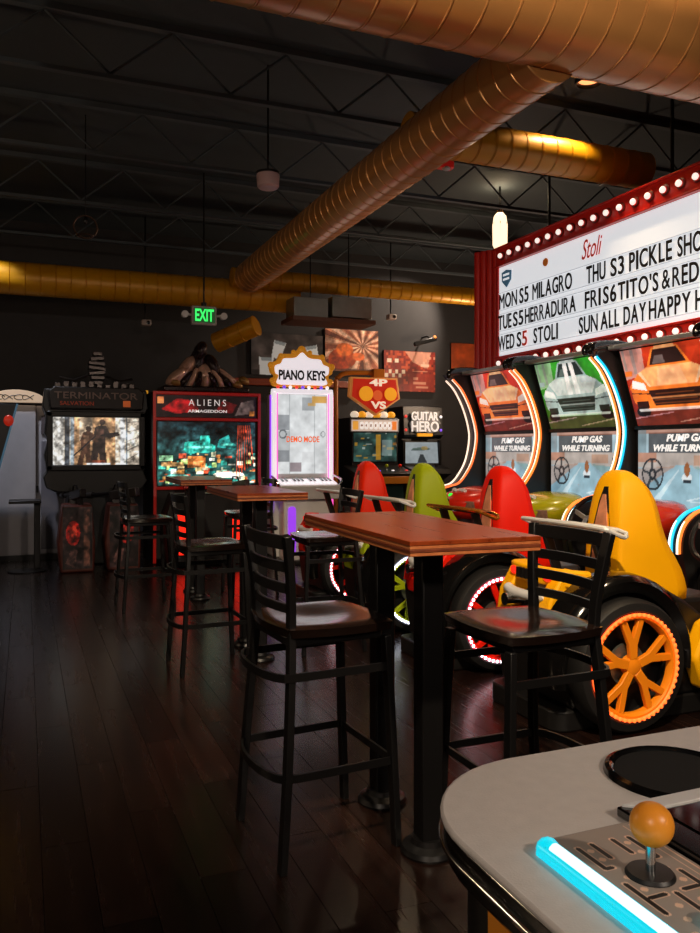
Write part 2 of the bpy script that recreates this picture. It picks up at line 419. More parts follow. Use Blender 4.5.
for y0, y1 in ((SY0, SY0 + 0.06), (SY1 - 0.035, SY1)):
    p, q = S(SX, y0, 2.275), S(SX + 0.05, y1, 3.20); MB().box(p[0], q[0], p[1], q[1], p[2], q[2]).build('end_rail', REDP, sg, bevel=0.006)
LITP = mat('lit_acrylic', '#d9dcdf', 0.4, emit='#dfe3e8', es=0.80, var=0.03)
p, q = S(SX + 0.02, SY0 + 0.06, 2.275), S(SX + 0.05, SY1 - 0.035, 3.20); MB().box(p[0], q[0], p[1], q[1], p[2], q[2]).build('lit_panel', LITP, sg, smooth=0)
# letter tracks
for z in (2.325, 2.50, 2.535, 2.71, 2.75, 2.93):
    p, q = S(SX + 0.012, SY0 + 0.06, z), S(SX + 0.02, SY1 - 0.035, z + 0.006); MB().box(p[0], q[0], p[1], q[1], p[2], q[2]).build('letter_track', mat('clear_track', '#b9bcc2', 0.3, emit='#c4c8ce', es=0.5), sg, smooth=0)
# fluted angled end pilaster
for k in range(4):
    y = SY1 + 0.03 + k * 0.06; x = SX + 0.02 - k * 0.036
    p = S(x, y, SZ0); MB().lathe([(0.0001, 0), (0.038, 0), (0.038, SZ1 - SZ0), (0.0001, SZ1 - SZ0)], p, n=12).build('flute', REDP, sg)
p, q = S(SX, SY1, SZ0), S(SX + 0.33, SY1 + 0.24, SZ1); MB().prism([(p[0] + 0.03, p[1] + 0.002), (q[0], p[1] + 0.002), (q[0], q[1]), (p[0] - 0.10, q[1])], 'z', p[2], q[2]).build('end_box', REDP, sg, bevel=0.006)
BULB = mat('frosted_bulb', '#f4efe8', 0.4, emit='#ffeae0', es=0.95, var=0.02)
SOCK = mat('bulb_socket', '#6a1410', 0.4)
bm_ = MB().ell((0, 0, 0), (0.022, 0.026, 0.026), 14, 8).mesh('bulb', 60); bm_.materials.append(BULB)
so_ = MB().lathe([(0.0001, 0.012), (0.040, 0.012), (0.044, 0.0), (0.030, -0.006)], axis='x', n=16).mesh('bulb_socket', 40); so_.materials.append(SOCK)
y = 7.035; n = 0
while y > SY0 + 0.1:
    for z in (3.305, 2.203):
        yy = y if z > 3 else y + 0.03
        o = bpy.data.objects.new('bulb_socket', so_); link(o, sg); o.location = S(SX - 0.008, yy, z)
        u = bpy.data.objects.new('bulb', bm_); link(u, o); u.location = (-0.022, 0, 0)
    y -= 0.1616
INK = mat('letter_black', '#1a1718', 0.5); INKR = mat('letter_red', '#d0392c', 0.5, emit='#d8402f', es=0.25); INKB = mat('emblem_blue', '#47708c', 0.5, emit='#4f7c9a', es=0.25); INKO = mat('emblem_orange', '#c66a24', 0.5, emit='#c66a24', es=0.25)
ROWS = [(2.764, 2.917), (2.551, 2.699), (2.338, 2.487)]
WORDS = [(0, 'MON', 7.104, 6.786), (0, 'S5', 6.740, 6.588), (0, 'MILAGRO', 6.520, 5.917), (1, 'TUE', 7.125, 6.885), (1, 'S5', 6.852, 6.676), (1, 'HERRADURA', 6.645, 5.864),
         (2, 'WED', 7.125, 6.832), (2, 'S', 6.786, 6.712), (2, '5*', 6.695, 6.613), (2, 'STOLI', 6.502, 6.123),
         (0, 'THU', 5.716, 5.469), (0, 'S3', 5.404, 5.242), (0, 'PICKLE', 5.180, 4.716), (0, 'SHOTS', 4.659, 4.27), (1, 'FRI', 5.736, 5.530), (1, 'S6', 5.497, 5.335), (1, "TITO'S", 5.313, 4.858), (1, '&', 4.819, 4.735), (1, 'REDBULL', 4.710, 4.12),
         (2, 'SUN', 5.818, 5.569), (2, 'ALL', 5.530, 5.299), (2, 'DAY', 5.246, 4.991), (2, 'HAPPY', 4.958, 4.532), (2, 'HOUR', 4.486, 4.13)]
for r, wd, ya, yb in WORDS:
    z0, z1 = ROWS[r]; red = wd.endswith('*'); wd = wd.rstrip('*')
    ws = [max(0.28, text_data(ch, 0.012)[2][0]) if ch != 'I' else 0.16 for ch in wd]; ws = [0.12 if ch == "'" else v for v, ch in zip(ws, wd)]
    gap = 0.11; tot = sum(ws) + gap * (len(ws) - 1); k = (ya - yb) / tot; yy = ya
    for ch, cw in zip(wd, ws):
        zz0 = z0 if ch != "'" else z1 - 0.05
        lettering(ch, INKR if red else INK, S(SX + 0.012, yy, zz0), (0, -cw * k, 0), (0, 0, z1 - zz0), (-0.006, 0, 0), sg, 'letter', bold=0.0 if ch in 'MNWR&' else 0.012)
        yy -= (cw + gap) * k
lettering('Stoli', INKR, S(SX + 0.016, 5.787, 2.99), (0, -0.27, 0.0), (0, 0, 0.17), (-0.004, 0, 0), sg, 'logo_lettering', bold=0.0, shear=0.4)
p = S(SX + 0.014, 6.98, 3.065)
sh = MB().prism([(p[1] + 0.085, p[2] + 0.07), (p[1], p[2] + 0.09), (p[1] - 0.085, p[2] + 0.07), (p[1] - 0.08, p[2] - 0.02), (p[1], p[2] - 0.09), (p[1] + 0.08, p[2] - 0.02)], 'x', p[0] - 0.004, p[0] + 0.005).build('shield_emblem', INKB, sg, smooth=0)
for dz in (0.03, -0.015): MB().box(p[0] - 0.007, p[0] - 0.003, p[1] - 0.055, p[1] + 0.055, p[2] + dz, p[2] + dz + 0.02).build('emblem_stripe', LITP, sh, smooth=0)
p = S(SX + 0.016, 6.325, 3.09); o = MB().lathe([(0.0001, -0.006), (0.036, -0.004), (0.040, 0.004), (0.0001, 0.004)], p, 'x', 20).build('oval_emblem', INKO, sg)
for y in (4.1, 4.9, 6.5): p = S(SX + 0.19, y, SZ1); MB().tube([p, (p[0], p[1], ZC - SZ0)], 0.014, 8).build('hanger_rod', BLACKM, sg)
#SPLIT

# ================================================================ racing machines
def car_pic(bg, bg2, body, body2, glass, grille, stripe=None, trim='#ffffff'):
    p = Pic(132, 90, bg); p.grad(bg2, bg)
    p.u = 0.5 + (p.u - 0.5) / 1.17; p.v = 0.46 + (p.v - 0.50) / 1.14
    p.poly([(0.02, 0.55), (0.02, 1), (0.30, 1), (0.27, 0.6)], '#d9d9d9', 0.55); p.rect(0.08, 0.62, 0.11, 0.98, '#8a8a8a', 0.6); p.rect(0.17, 0.62, 0.20, 0.98, '#8a8a8a', 0.6)
    p.poly([(0.10, 0.0), (0.9, 0.0), (1, 0.18), (0, 0.18)], '#5a3a34', 0.5)
    p.poly([(0.18, 0.20), (0.82, 0.20), (0.90, 0.30), (0.91, 0.48), (0.80, 0.62), (0.70, 0.68), (0.62, 0.88), (0.38, 0.88), (0.30, 0.68), (0.20, 0.62), (0.09, 0.48), (0.10, 0.30)], body)
    p.poly([(0.30, 0.68), (0.70, 0.68), (0.80, 0.62), (0.72, 0.46), (0.28, 0.46), (0.20, 0.62)], body2)
    p.poly([(0.33, 0.70), (0.67, 0.70), (0.61, 0.86), (0.39, 0.86)], glass)
    p.poly([(0.36, 0.71), (0.48, 0.71), (0.47, 0.80), (0.40, 0.80)], trim, 0.25)
    if stripe:
        p.poly([(0.42, 0.46), (0.48, 0.46), (0.485, 0.88), (0.44, 0.88)], stripe); p.poly([(0.52, 0.46), (0.58, 0.46), (0.56, 0.88), (0.515, 0.88)], stripe)
    p.poly([(0.30, 0.24), (0.70, 0.24), (0.74, 0.42), (0.26, 0.42)], grille)
    p.line((0.28, 0.33), (0.72, 0.33), 0.02, body2, 0.6)
    p.poly([(0.11, 0.46), (0.25, 0.42), (0.24, 0.50), (0.13, 0.55)], trim); p.poly([(0.89, 0.46), (0.75, 0.42), (0.76, 0.50), (0.87, 0.55)], trim)
    p.rect(0.12, 0.22, 0.24, 0.30, grille); p.rect(0.76, 0.22, 0.88, 0.30, grille)
    p.ell(0.17, 0.18, 0.07, 0.06, '#151212'); p.ell(0.83, 0.18, 0.07, 0.06, '#151212'); p.line((0.14, 0.2), (0.86, 0.2), 0.025, trim, 0.7)
    p.poly([(0.20, 0.62), (0.28, 0.46), (0.30, 0.46), (0.23, 0.63)], trim, 0.35); p.poly([(0.80, 0.62), (0.72, 0.46), (0.70, 0.46), (0.77, 0.63)], trim, 0.35)
    p.poly([(0.36, 0.47), (0.64, 0.47), (0.60, 0.66), (0.40, 0.66)], trim, 0.16); p.line((0.10, 0.40), (0.27, 0.38), 0.014, glass, 0.8); p.line((0.90, 0.40), (0.73, 0.38), 0.014, glass, 0.8)
    p.poly([(0.07, 0.60), (0.14, 0.60), (0.15, 0.66), (0.08, 0.66)], body); p.poly([(0.93, 0.60), (0.86, 0.60), (0.85, 0.66), (0.92, 0.66)], body)
    for k in range(4): p.line((0.30 + 0.01 * k, 0.27 + 0.035 * k), (0.70 - 0.01 * k, 0.27 + 0.035 * k), 0.008, body, 0.35)
    p.poly([(0.40, 0.86), (0.60, 0.86), (0.585, 0.90), (0.415, 0.90)], body2); p.line((0.0, 0.10), (0.45, 0.16), 0.012, '#ffd0e8', 0.5); p.line((0.5, 0.05), (1.0, 0.14), 0.012, '#ffd8c0', 0.5)
    p.u, p.v = np.meshgrid(np.linspace(0, 1, p.nx), np.linspace(0, 1, p.ny))
    return p.mottle(0.20, (12, 8), 3)

def race_pic(seed):
    p = Pic(110, 74, '#8fb4c4'); p.grad('#7fa9bd', '#bcd0d6')
    p.rect(0, 0.52, 1, 0.70, '#c7b0a2', 0.8); p.rect(0.0, 0.58, 0.22, 0.70, '#b5613f', 0.5); p.rect(0.62, 0.56, 0.85, 0.68, '#c07a52', 0.45)
    p.poly([(0.0, 0.0), (1.0, 0.0), (0.60, 0.56), (0.44, 0.56)], '#9fc3d0'); p.poly([(0.10, 0.0), (0.20, 0.0), (0.47, 0.5), (0.46, 0.5)], '#d9e8ec', 0.7)
    p.poly([(0.0, 0.20), (0.0, 0.5), (0.42, 0.54)], '#b98f7c', 0.6); p.poly([(1.0, 0.2), (1.0, 0.5), (0.62, 0.54)], '#86a9a6', 0.7)
    p.rect(0.12, 0.70, 0.90, 0.965, '#4a4a4c', 0.85); p.rect(0, 0.95, 1, 1, '#c0603c', 0.55); p.rect(0.0, 0.7, 0.10, 1, '#7c8f95', 0.7)
    p.ring(0.17, 0.43, 0.125, 0.21, 0.13, '#2b2f33'); p.ring(0.17, 0.43, 0.045, 0.075, 0.5, '#2b2f33')
    for k in range(5):
        t = k * 2 * PI / 5 + 0.4; p.line((0.17 + 0.03 * math.cos(t), 0.43 + 0.05 * math.sin(t)), (0.17 + 0.11 * math.cos(t), 0.43 + 0.185 * math.sin(t)), 0.03, '#2b2f33', 0.8)
    p.ell(0.55, 0.40, 0.055, 0.055, '#eaf2f4'); p.rect(0.51, 0.33, 0.59, 0.38, '#2c3740'); p.ell(0.55, 0.50, 0.03, 0.09, '#a2653f')
    for k in range(4): p.rect(0.90, 0.36 + k * 0.075, 0.955, 0.36 + k * 0.075 + 0.05, '#1e2226'); p.rect(0.92, 0.37 + k * 0.075, 0.94, 0.385 + k * 0.075, '#8fb4c4')
    p.line((0.55, 0.12), (0.78, 0.2), 0.015, '#e9f4f6', 0.7); p.line((0.55, 0.12), (0.80, 0.10), 0.015, '#e9f4f6', 0.6)
    return p.mottle(0.12, (10, 7), seed)

ARCH = [(4.07, 2.03), (4.17, 1.93), (4.27, 1.75), (4.335, 1.55), (4.345, 1.40), (4.30, 1.20), (4.22, 1.06), (4.13, 0.965), (4.03, 0.935), (3.93, 0.905), (3.85, 0.84), (3.81, 0.75), (3.805, 0.66)]
CX = 2.61
def wheel(t, side, paint, led, beadm):
    """side -1: faces the photographer; disc in the XZ plane"""
    yo = side * 0.44; yi = side * 0.30
    prof = [(0.245, yi), (0.295, yi), (0.31, yi + side * 0.02), (0.312, (yi + yo) / 2), (0.31, yo - side * 0.03), (0.295, yo - side * 0.008), (0.26, yo), (0.248, yo - side * 0.006), (0.245, yi)]
    tr = MB().lathe(prof, (0, 0, 0.312), 'y', 44).build('wheel', RUBBER, t)
    MB().lathe([(0.0001, yi + side * 0.01), (0.246, yi + side * 0.01), (0.246, yi + side * 0.03), (0.0001, yi + side * 0.03)], (0, 0, 0.312), 'y', 32).build('wheel_backing', BLACK, tr)
    MB().lathe([(0.247, yo - side * 0.04), (0.247, yo - side * 0.002), (0.226, yo - side * 0.002), (0.214, yo - side * 0.02), (0.214, yo - side * 0.04), (0.247, yo - side * 0.04)], (0, 0, 0.312), 'y', 44).build('rim', paint, tr)
    MB().lathe([(0.0001, yo - side * 0.075), (0.10, yo - side * 0.075), (0.10, yo - side * 0.06), (0.0001, yo - side * 0.06)], (0, 0, 0.312), 'y', 24).build('brake_disc', STEEL, tr)
    hub = [(0.0001, yo - side * 0.006), (0.022, yo - side * 0.006), (0.045, yo - side * 0.015), (0.05, yo - side * 0.05)]
    MB().lathe(hub, (0, 0, 0.312), 'y', 20).build('hub', paint, tr)
    sp = [(0.035, -0.022), (0.10, -0.024), (0.222, -0.072), (0.222, -0.036), (0.135, 0.0), (0.222, 0.036), (0.222, 0.072), (0.10, 0.024), (0.035, 0.022)]
    for k in range(5):
        c, s = math.cos(0.35 + k * 2 * PI / 5), math.sin(0.35 + k * 2 * PI / 5)
        MB().prism([(a * c - d * s, 0.312 + a * s + d * c) for a, d in sp], 'y', yo - side * 0.035, yo - side * 0.010).build('spoke', paint, tr, bevel=0.004)
    P = [(0.243 * math.cos(2 * PI * k / 48), yo - side * 0.002, 0.312 + 0.243 * math.sin(2 * PI * k / 48)) for k in range(48)]
    MB().tube(P, 0.007, 6, True, up=(0, 1, 0)).build('light_ring', led, tr)
    bd = MB()
    for k in range(54):
        a = 2 * PI * k / 54; bd.ell((0.243 * math.cos(a), yo + side * 0.006, 0.312 + 0.243 * math.sin(a)), (0.0095, 0.006, 0.0095), 6, 4)
    bd.build('light_beads', beadm, tr)
    return tr

def racer(Yc, label, paint, led, beadm, neon, neones, core, pics, spoil, extra):
    t = thing('racing_machine', label, 'arcade game', (CX, Yc, 0), 0, 'row of sit-down racing machines')
    # ---------- seat module
    MB().prism(rrect(-0.34, 1.5, -0.30, 0.30, 0.08), 'z', 0.0, 0.10).build('platform', BLACK, t, bevel=0.01)
    MB().prism([(-0.25, 0.10), (-0.29, 0.42), (-0.27, 0.50), (-0.20, 0.60), (-0.05, 0.66), (0.30, 0.64), (0.45, 0.56), (0.62, 0.44), (0.95, 0.34), (0.95, 0.10)], 'y', -0.30, 0.30).build('tub', BLACK, t, bevel=0.02)
    for s in (-1, 1):
      if s < 0:
        wheel(t, s, extra.get('rim', paint), led, beadm)
        arc = [(math.cos(a), math.sin(a)) for a in np.linspace(math.radians(-8), math.radians(192), 26)]
        rings = []
        for k, (c, sn) in enumerate(arc):
            ro = 0.425 - 0.02 * abs(k - 12.5) / 12.5
            rings.append([(r * c, y, 0.312 + r * sn) for r, y in ((0.335, s * 0.37), (ro - 0.035, s * 0.40), (ro - 0.008, s * 0.375), (ro, s * 0.32), (ro, s * 0.24), (0.335, s * 0.24))])
        MB().loft(rings).build('fender', BLACKG, t, 50)
      if True:
        MB().prism([(0.40, 0.30), (0.48, 0.46), (0.62, 0.52), (1.05, 0.42), (1.15, 0.20), (0.46, 0.14)], 'y', s * 0.30, s * (0.40 if s < 0 else 0.34)).build('side_sill', paint, t, bevel=0.02)
        # rear corner fin and lower block of the bumper
        MB().prism([(-0.335, 0.47), (-0.315, 0.60), (-0.24, 0.725), (-0.16, 0.74), (-0.17, 0.60), (-0.26, 0.57)], 'y', s * 0.13, s * 0.22).build('bumper_fin', paint, t, bevel=0.012)
        MB().prism([(-0.30, 0.40), (-0.32, 0.50), (-0.22, 0.53), (-0.20, 0.41)], 'y', s * 0.08, s * 0.22).build('bumper_block', paint, t, bevel=0.01)
        MB().tube([(-0.36, s * 0.10, 0.56), (-0.2, s * 0.10, 0.56)], 0.032, 14).build('exhaust_pipe', CHROME, t)
    path = smooth_path([(-0.11, -0.25, 0.69), (-0.235, -0.19, 0.70), (-0.265, 0.0, 0.70), (-0.235, 0.19, 0.70), (-0.11, 0.25, 0.69)], 5)
    MB().sweep(path, [(-0.02, -0.04), (0.02, -0.045), (0.02, 0.045), (-0.02, 0.04)]).build('bumper_bar', paint, t, bevel=0.008)
    for y in (-0.14, 0.14): MB().ell((-0.275, y, 0.70), (0.014, 0.030, 0.022), 12, 8).build('tail_light', mat('tail_light_red', '#c01810', 0.2, emit='#ff2a18', es=1.2), t)
    vg = MB()
    for k in range(5): vg.box(-0.305, -0.28, -0.075 + k * 0.034, -0.056 + k * 0.034, 0.675, 0.725)
    vg.build('bumper_vent', BLACK, t)
    # capsule diffuser between the fins
    P = [(-0.305, 0.16, 0.615), (-0.315, 0.08, 0.60), (-0.315, -0.08, 0.60), (-0.305, -0.16, 0.615)]
    MB().tube(smooth_path(P, 4), [0.018] + [0.026] * 11 + [0.018], 12).build('rear_capsule', WHITE, t)
    # spoiler: plate, hoop outline, two stays
    spm = spoil
    MB().prism([(-0.08, -0.27), (-0.085, 0.27), (0.01, 0.31), (0.03, 0.25), (0.03, -0.25), (0.01, -0.31)], 'z', 0.925, 0.94).build('spoiler', BLACKG if 'amber' in spm.name else spm, t, bevel=0.004)
    P = [(-0.09, -0.275, 0.945), (-0.095, 0.275, 0.945), (-0.07, 0.34, 0.935), (0.02, 0.34, 0.90), (0.03, 0.28, 0.93), (0.03, -0.28, 0.93), (0.02, -0.34, 0.90), (-0.07, -0.34, 0.935)]
    MB().tube(smooth_path(P, 3, True), 0.011, 8, True).build('spoiler_trim', spm, t)
    for y in (-0.2, 0.2): MB().bar((-0.05, y, 0.93), (0.04, y, 0.66), 0.03, 0.05, (1, 0, 0)).build('spoiler_stay', BLACK, t, bevel=0.006)
    # seat shell: narrow at the rear, wide at the front
    lv = [(0.50, 0.15, 0.58, 0.13, 0.23), (0.60, 0.15, 0.57, 0.14, 0.225), (0.71, 0.155, 0.54, 0.145, 0.22), (0.81, 0.16, 0.46, 0.145, 0.215), (0.93, 0.165, 0.405, 0.14, 0.21), (1.07, 0.185, 0.395, 0.125, 0.19), (1.155, 0.205, 0.335, 0.105, 0.155), (1.20, 0.235, 0.30, 0.07, 0.10), (1.212, 0.26, 0.28, 0.03, 0.04)]
    rings = []
    for z, xr, xf, hr, hf in lv:
        r = min(0.035, hr * 0.5, (xf - xr) * 0.3)
        rings.append([(xr, -hr + r, z), (xr + r * 0.3, -hr + r * 0.3, z), (xr + r, -hr, z), (xf - r, -hf, z), (xf, -hf + r, z), (xf - (0.06 if z < 1.15 else 0), -hf * 0.4, z), (xf - (0.06 if z < 1.15 else 0), hf * 0.4, z), (xf, hf - r, z), (xf - r, hf, z), (xr + r, hr, z), (xr + r * 0.3, hr - r * 0.3, z), (xr, hr - r, z)])
    so = MB().loft(rings).build('seat_shell', paint, t, 50)
    m_ = so.modifiers.new('round', 'SUBSURF'); m_.levels = 1; m_.render_levels = 1
    xr_ = lambda z: float(np.interp(z, [l_[0] for l_ in lv], [l_[1] for l_ in lv])) + 0.006
    def rear(P, f, bk, nm, m): MB().loft([[(xr_(z) + f, y, z) for y, z in P], [(xr_(z) + bk, y, z) for y, z in P]]).build(nm, m, t, 30)
    rear([(-0.082, 0.72), (-0.062, 0.92), (-0.036, 1.05), (-0.014, 1.125), (0.014, 1.125), (0.036, 1.05), (0.062, 0.92), (0.082, 0.72), (0.03, 0.69), (-0.03, 0.69)], -0.008, 0.05, 'seat_slot', BLACK)
    rear([(-0.060, 0.74), (-0.046, 0.92), (-0.026, 1.03), (-0.010, 1.085), (0.010, 1.085), (0.026, 1.03), (0.046, 0.92), (0.060, 0.74)], -0.013, 0.04, 'seat_insert', mat('insert_print', '#d98a66', 0.45, var=0.55, vscale=22))
    MB().prism(rrect(0.36, 0.78, -0.20, 0.20, 0.06), 'z', 0.44, 0.56).build('seat_cushion', BLACK, t, bevel=0.03, seg=3)
    MB().box(0.42, 0.74, -0.16, 0.16, 0.10, 0.44).build('seat_pedestal', BLACK, t)
    # ---------- cabinet
    L = lambda X: X - CX
    MB().prism([(L(3.98), 0.0), (L(3.92), 0.50), (L(4.05), 0.72), (L(4.40), 0.82), (L(4.95), 0.86), (L(4.95), 0.0)], 'y', -0.49, 0.49).build('lower_cabinet', BLACK, t, bevel=0.012)
    MB().prism([(L(4.43), 0.80), (L(4.43), 1.48), (L(4.24), 2.10), (L(4.95), 2.10), (L(4.95), 0.80)], 'y', -0.494, 0.494).build('monitor_cabinet', BLACK, t, bevel=0.006)
    dash = mat('dash_' + paint.name, {'o': '#c02a16', 'r': '#d02018', 'g': '#a8a414', 'q': '#e02a18'}[extra['dash']], 0.25, coat=0.5)
    rings = []
    for z, x0_, x1_, h in ((0.66, 3.80, 4.25, 0.20), (0.74, 3.72, 4.30, 0.30), (0.82, 3.70, 4.32, 0.36), (0.89, 3.76, 4.32, 0.35), (0.935, 3.90, 4.30, 0.28), (0.955, 4.02, 4.26, 0.18)):
        rings.append([(L((x0_ + x1_) / 2) + (x1_ - x0_) / 2 * math.cos(a), h * math.sin(a), z) for a in np.linspace(0, 2 * PI, 20, endpoint=False)])
    d_ = MB().loft(rings).build('dashboard', dash, t, 60)
    for k in (-1, 0, 1): MB().obox((L(3.845) + 0.02 * (k == 0), k * 0.085, 0.925), (0.035, 0.05, 0.03), (0, 0.6, 0)).build('gauge', WHITE, d_, bevel=0.004)
    MB().ell((L(3.765), 0.02, 0.875), (0.022, 0.038, 0.026), 12, 8).build('start_button', mat('green_button', '#18a028', 0.3, emit='#25e040', es=1.3), d_)
    MB().obox((L(3.80), -0.24, 0.80), (0.02, 0.14, 0.07), (0, -0.2, 0.35)).build('dash_badge', mat('badge_print', '#8a6a5c', 0.4, var=0.6, vscale=45), d_, bevel=0.003)
    P = [(L(3.56) + 0.075 * math.sin(a), 0.155 * math.cos(a), 0.845 + 0.14 * math.sin(a)) for a in np.linspace(0, 2 * PI, 28, endpoint=False)]
    sw = MB().tube(P, 0.016, 8, True, up=(1, 0, 0)).build('steering_wheel', BLACK, t)
    MB().tube([(L(3.57), 0, 0.845), (L(3.78), 0, 0.80)], 0.04, 12).build('steering_column', BLACKM, sw)
    for a in (0.3, PI - 0.3, -PI / 2): MB().bar((L(3.56) + 0.075 * math.sin(a), 0.155 * math.cos(a), 0.845 + 0.14 * math.sin(a)), (L(3.56), 0, 0.845), 0.03, 0.012, (1, 0, 0)).build('steering_spoke', SILVER, sw)
    # screens
    hw = 0.45
    sc = race_pic(extra['seed']).build('screen', SCREEN, (L(4.418), hw, 0.875), (0, -2 * hw, 0), (0, 0, 0.59), t)
    WT_ = mat('screen_white', '#e8eaea', 0.4, emit='#e6e8e8', es=0.8)
    lettering('PUMP GAS', WT_, (L(4.414), hw - 0.30, 1.375), (0, -0.40, 0), (0, 0, 0.055), (-0.002, 0, 0), sc, bold=0.035, shear=0.25)
    lettering('WHILE TURNING', WT_, (L(4.414), hw - 0.17, 1.302), (0, -0.62, 0), (0, 0, 0.052), (-0.002, 0, 0), sc, bold=0.035, shear=0.25)
    dx, dz = L(4.236) - L(4.416), 2.07 - 1.50
    car_pic(*pics).build('marquee_screen', BACKLIT, (L(4.416), hw, 1.50), (0, -2 * hw, 0), (dx, 0, dz), t)
    MB().box(L(4.40), L(4.43), -hw - 0.03, hw + 0.03, 1.467, 1.50).build('bezel_bar', BLACK, t, bevel=0.004)
    P0, P1 = (L(4.19), -0.49, 2.095), (L(4.19), 0.49, 2.095)
    MB().bar(P0, P1, 0.07, 0.035).build('top_rail', SILVER, t, bevel=0.008)
    # side panels with curved lit front edge
    crv = smooth_path([(x_, 0, z_) for x_, z_ in ARCH], 5)
    poly = [(p.x, p.z) for p in crv]; poly = [(L(x_) + 0.012, z_) for x_, z_ in poly]
    poly = [(L(4.02), 2.06), (L(4.03), 2.10), (L(4.10), 2.125), (L(4.95), 2.125), (L(4.95), 0.0), (L(3.98), 0.0), (L(3.90), 0.5)][::-1] + [] + poly[::-1] if False else poly + [(L(3.86), 0.45), (L(3.98), 0.0), (L(4.95), 0.0), (L(4.95), 2.12), (L(4.12), 2.12), (L(4.04), 2.09)]
    NE = mat('neon_' + neon, neon, 0.4, emit=neon, es=neones, var=0.0)
    NC = mat('neon_core_' + neon, '#ffffff', 0.4, emit=core, es=1.25, var=0.0)
    for s in (-1, 1):
        pn = MB().prism(poly, 'y', s * 0.497, s * 0.545).build('side_panel', BLACK, t, 30)
        MB().tube([(L(p.x), s * 0.521, p.z) for p in crv], 0.014, 8, up=(0, 1, 0)).build('neon_tube', NE, pn)
        MB().tube([(L(p.x) - 0.010, s * 0.521, p.z - 0.002) for p in crv], 0.0085, 8, up=(0, 1, 0)).build('neon_core', NC, pn)
        MB().tube([(L(p.x) + 0.045, s * 0.5475, p.z) for p in crv[:40]], 0.005, 6, up=(0, 1, 0)).build('edge_trim', SILVER, pn)
        P = smooth_path([(L(4.04), s * 0.521, 2.045), (L(4.045), s * 0.521, 2.085), (L(4.12), s * 0.521, 2.105), (L(4.30), s * 0.521, 2.115), (L(4.5), s * 0.521, 2.10)], 4)
        sz = [0.6, 0.75, 0.9, 0.95, 1.0] + [1.0] * 8 + [0.9, 0.85, 0.8, 0.7]
        MB().sweep(P, lambda i: [(0.052 * sz[i] * math.cos(2 * PI * k / 14), 0.029 * sz[i] * math.sin(2 * PI * k / 14)) for k in range(14)], up=(0, 1, 0)).build('panel_cap', BLACKG, pn, 60)
    if extra.get('end'):
        ep = MB().prism(poly, 'y', 0.555, 0.68).build('end_panel', BLACK, t, 30)
        MB().tube([(L(p.x), 0.668, p.z) for p in crv], 0.009, 8, up=(0, 1, 0)).build('end_neon', NC, ep)
    return t

ORANGE = mat('orange_car_paint', '#ffb202', 0.5, var=0.05, spec=0.2)
RED = mat('red_car_paint', '#f01c04', 0.5, var=0.05, spec=0.2)
LIME = mat('lime_car_paint', '#9cac0c', 0.5, var=0.05, spec=0.2)
SCAR = mat('scarlet_car_paint', '#f22a06', 0.5, var=0.05, spec=0.2)
BW = mat('white_led', '#ffffff', 0.4, emit='#f6f4ff', es=5.0, var=0)
BO = mat('orange_led', '#ff8a3a', 0.4, emit='#ff6a2a', es=1.6, var=0)
RL = mat('red_led', '#ff5040', 0.4, emit='#ff3050', es=2.5, var=0)
WL = mat('cool_led', '#ffffff', 0.4, emit='#d0deff', es=5.0, var=0)
OL = mat('amber_led', '#ff7030', 0.4, emit='#ff4a1c', es=3.0, var=0)
pics1 = ('#c83a1c', '#7e1c10', '#f07a2c', '#ffb070', '#2b1a18', '#2a1614')
pics4 = ('#d8301c', '#8a1a14', '#ff7a34', '#ffc08a', '#3a2220', '#3a1c1a', None, '#ffe6d8')
pics3 = ('#2fa32a', '#2a5a18', '#9fb8b4', '#c6d4d0', '#1d3030', '#1a2a22', '#f4f8f4', '#eafcf0')
racer(3.36, 'sit-down racing machine with orange seat and orange-lit wheel, nearest in its row', ORANGE, OL, BO, '#ff7a30', 1.3, '#ffe0c8', pics4, WHITE, dict(dash='r', seed=5, rim=mat('orange_rim_paint', '#f48c14', 0.42, var=0.05, spec=0.3)))  # rim is the seat paint with amber LED glow put into its colour
racer(4.47, 'sit-down racing machine with red seat beside the orange one, cyan side lights', RED, RL, BW, '#18b4e0', 1.3, '#d4f6ff', pics1, mat('amber_chrome', '#e0862e', 0.2, 0.8), dict(dash='o', seed=6))
racer(5.58, 'sit-down racing machine with lime green seat and green car picture', LIME, WL, BW, '#ff8030', 1.3, '#ffe2c4', pics3, WHITE, dict(dash='g', seed=7))
racer(6.69, 'sit-down racing machine with scarlet seat at the far end of its row', SCAR, RL, BW, '#ff7038', 1.3, '#ffdcc4', pics4, WHITE, dict(dash='q', seed=8, end=True))

# ================================================================ bar tables
def bar_table(x, y, label):
    t = thing('bar_table', label, 'table', (x, y, 0), math.radians(-2.1), 'tall wooden bar tables')
    for k, (z0, z1, m, d) in enumerate(((1.016, 1.026, OAK1, 0.001), (1.026, 1.036, OAK2, 0.0), (1.036, 1.046, OAK1, 0.001), (1.046, 1.060, OAK0, 0.0))):
        MB().box(-0.215 + d, 0.215 - d, -0.51 + d, 0.51 - d, z0, z1).build('tabletop' if k == 3 else 'ply_layer', m, t, smooth=0, bevel=0.0015, seg=1)
    for yy in (-0.18, 0.22):
        MB().box(-0.038, 0.038, yy - 0.038, yy + 0.038, 0.03, 1.0).build('column', BLACKM, t, bevel=0.006)
        MB().box(-0.14, 0.14, yy - 0.12, yy + 0.12, 0.998, 1.016).build('top_bracket', BLACKM, t, bevel=0.003)
        MB().lathe([(0.0001, 0.0), (0.09, 0.0), (0.092, 0.008), (0.085, 0.022), (0.06, 0.034), (0.055, 0.05), (0.0001, 0.05)], (0, yy, 0), 'z', 32).build('base', BLACKM, t)
    return t
bar_table(1.235, 2.52, 'long wooden bar table nearest the camera on two black columns')
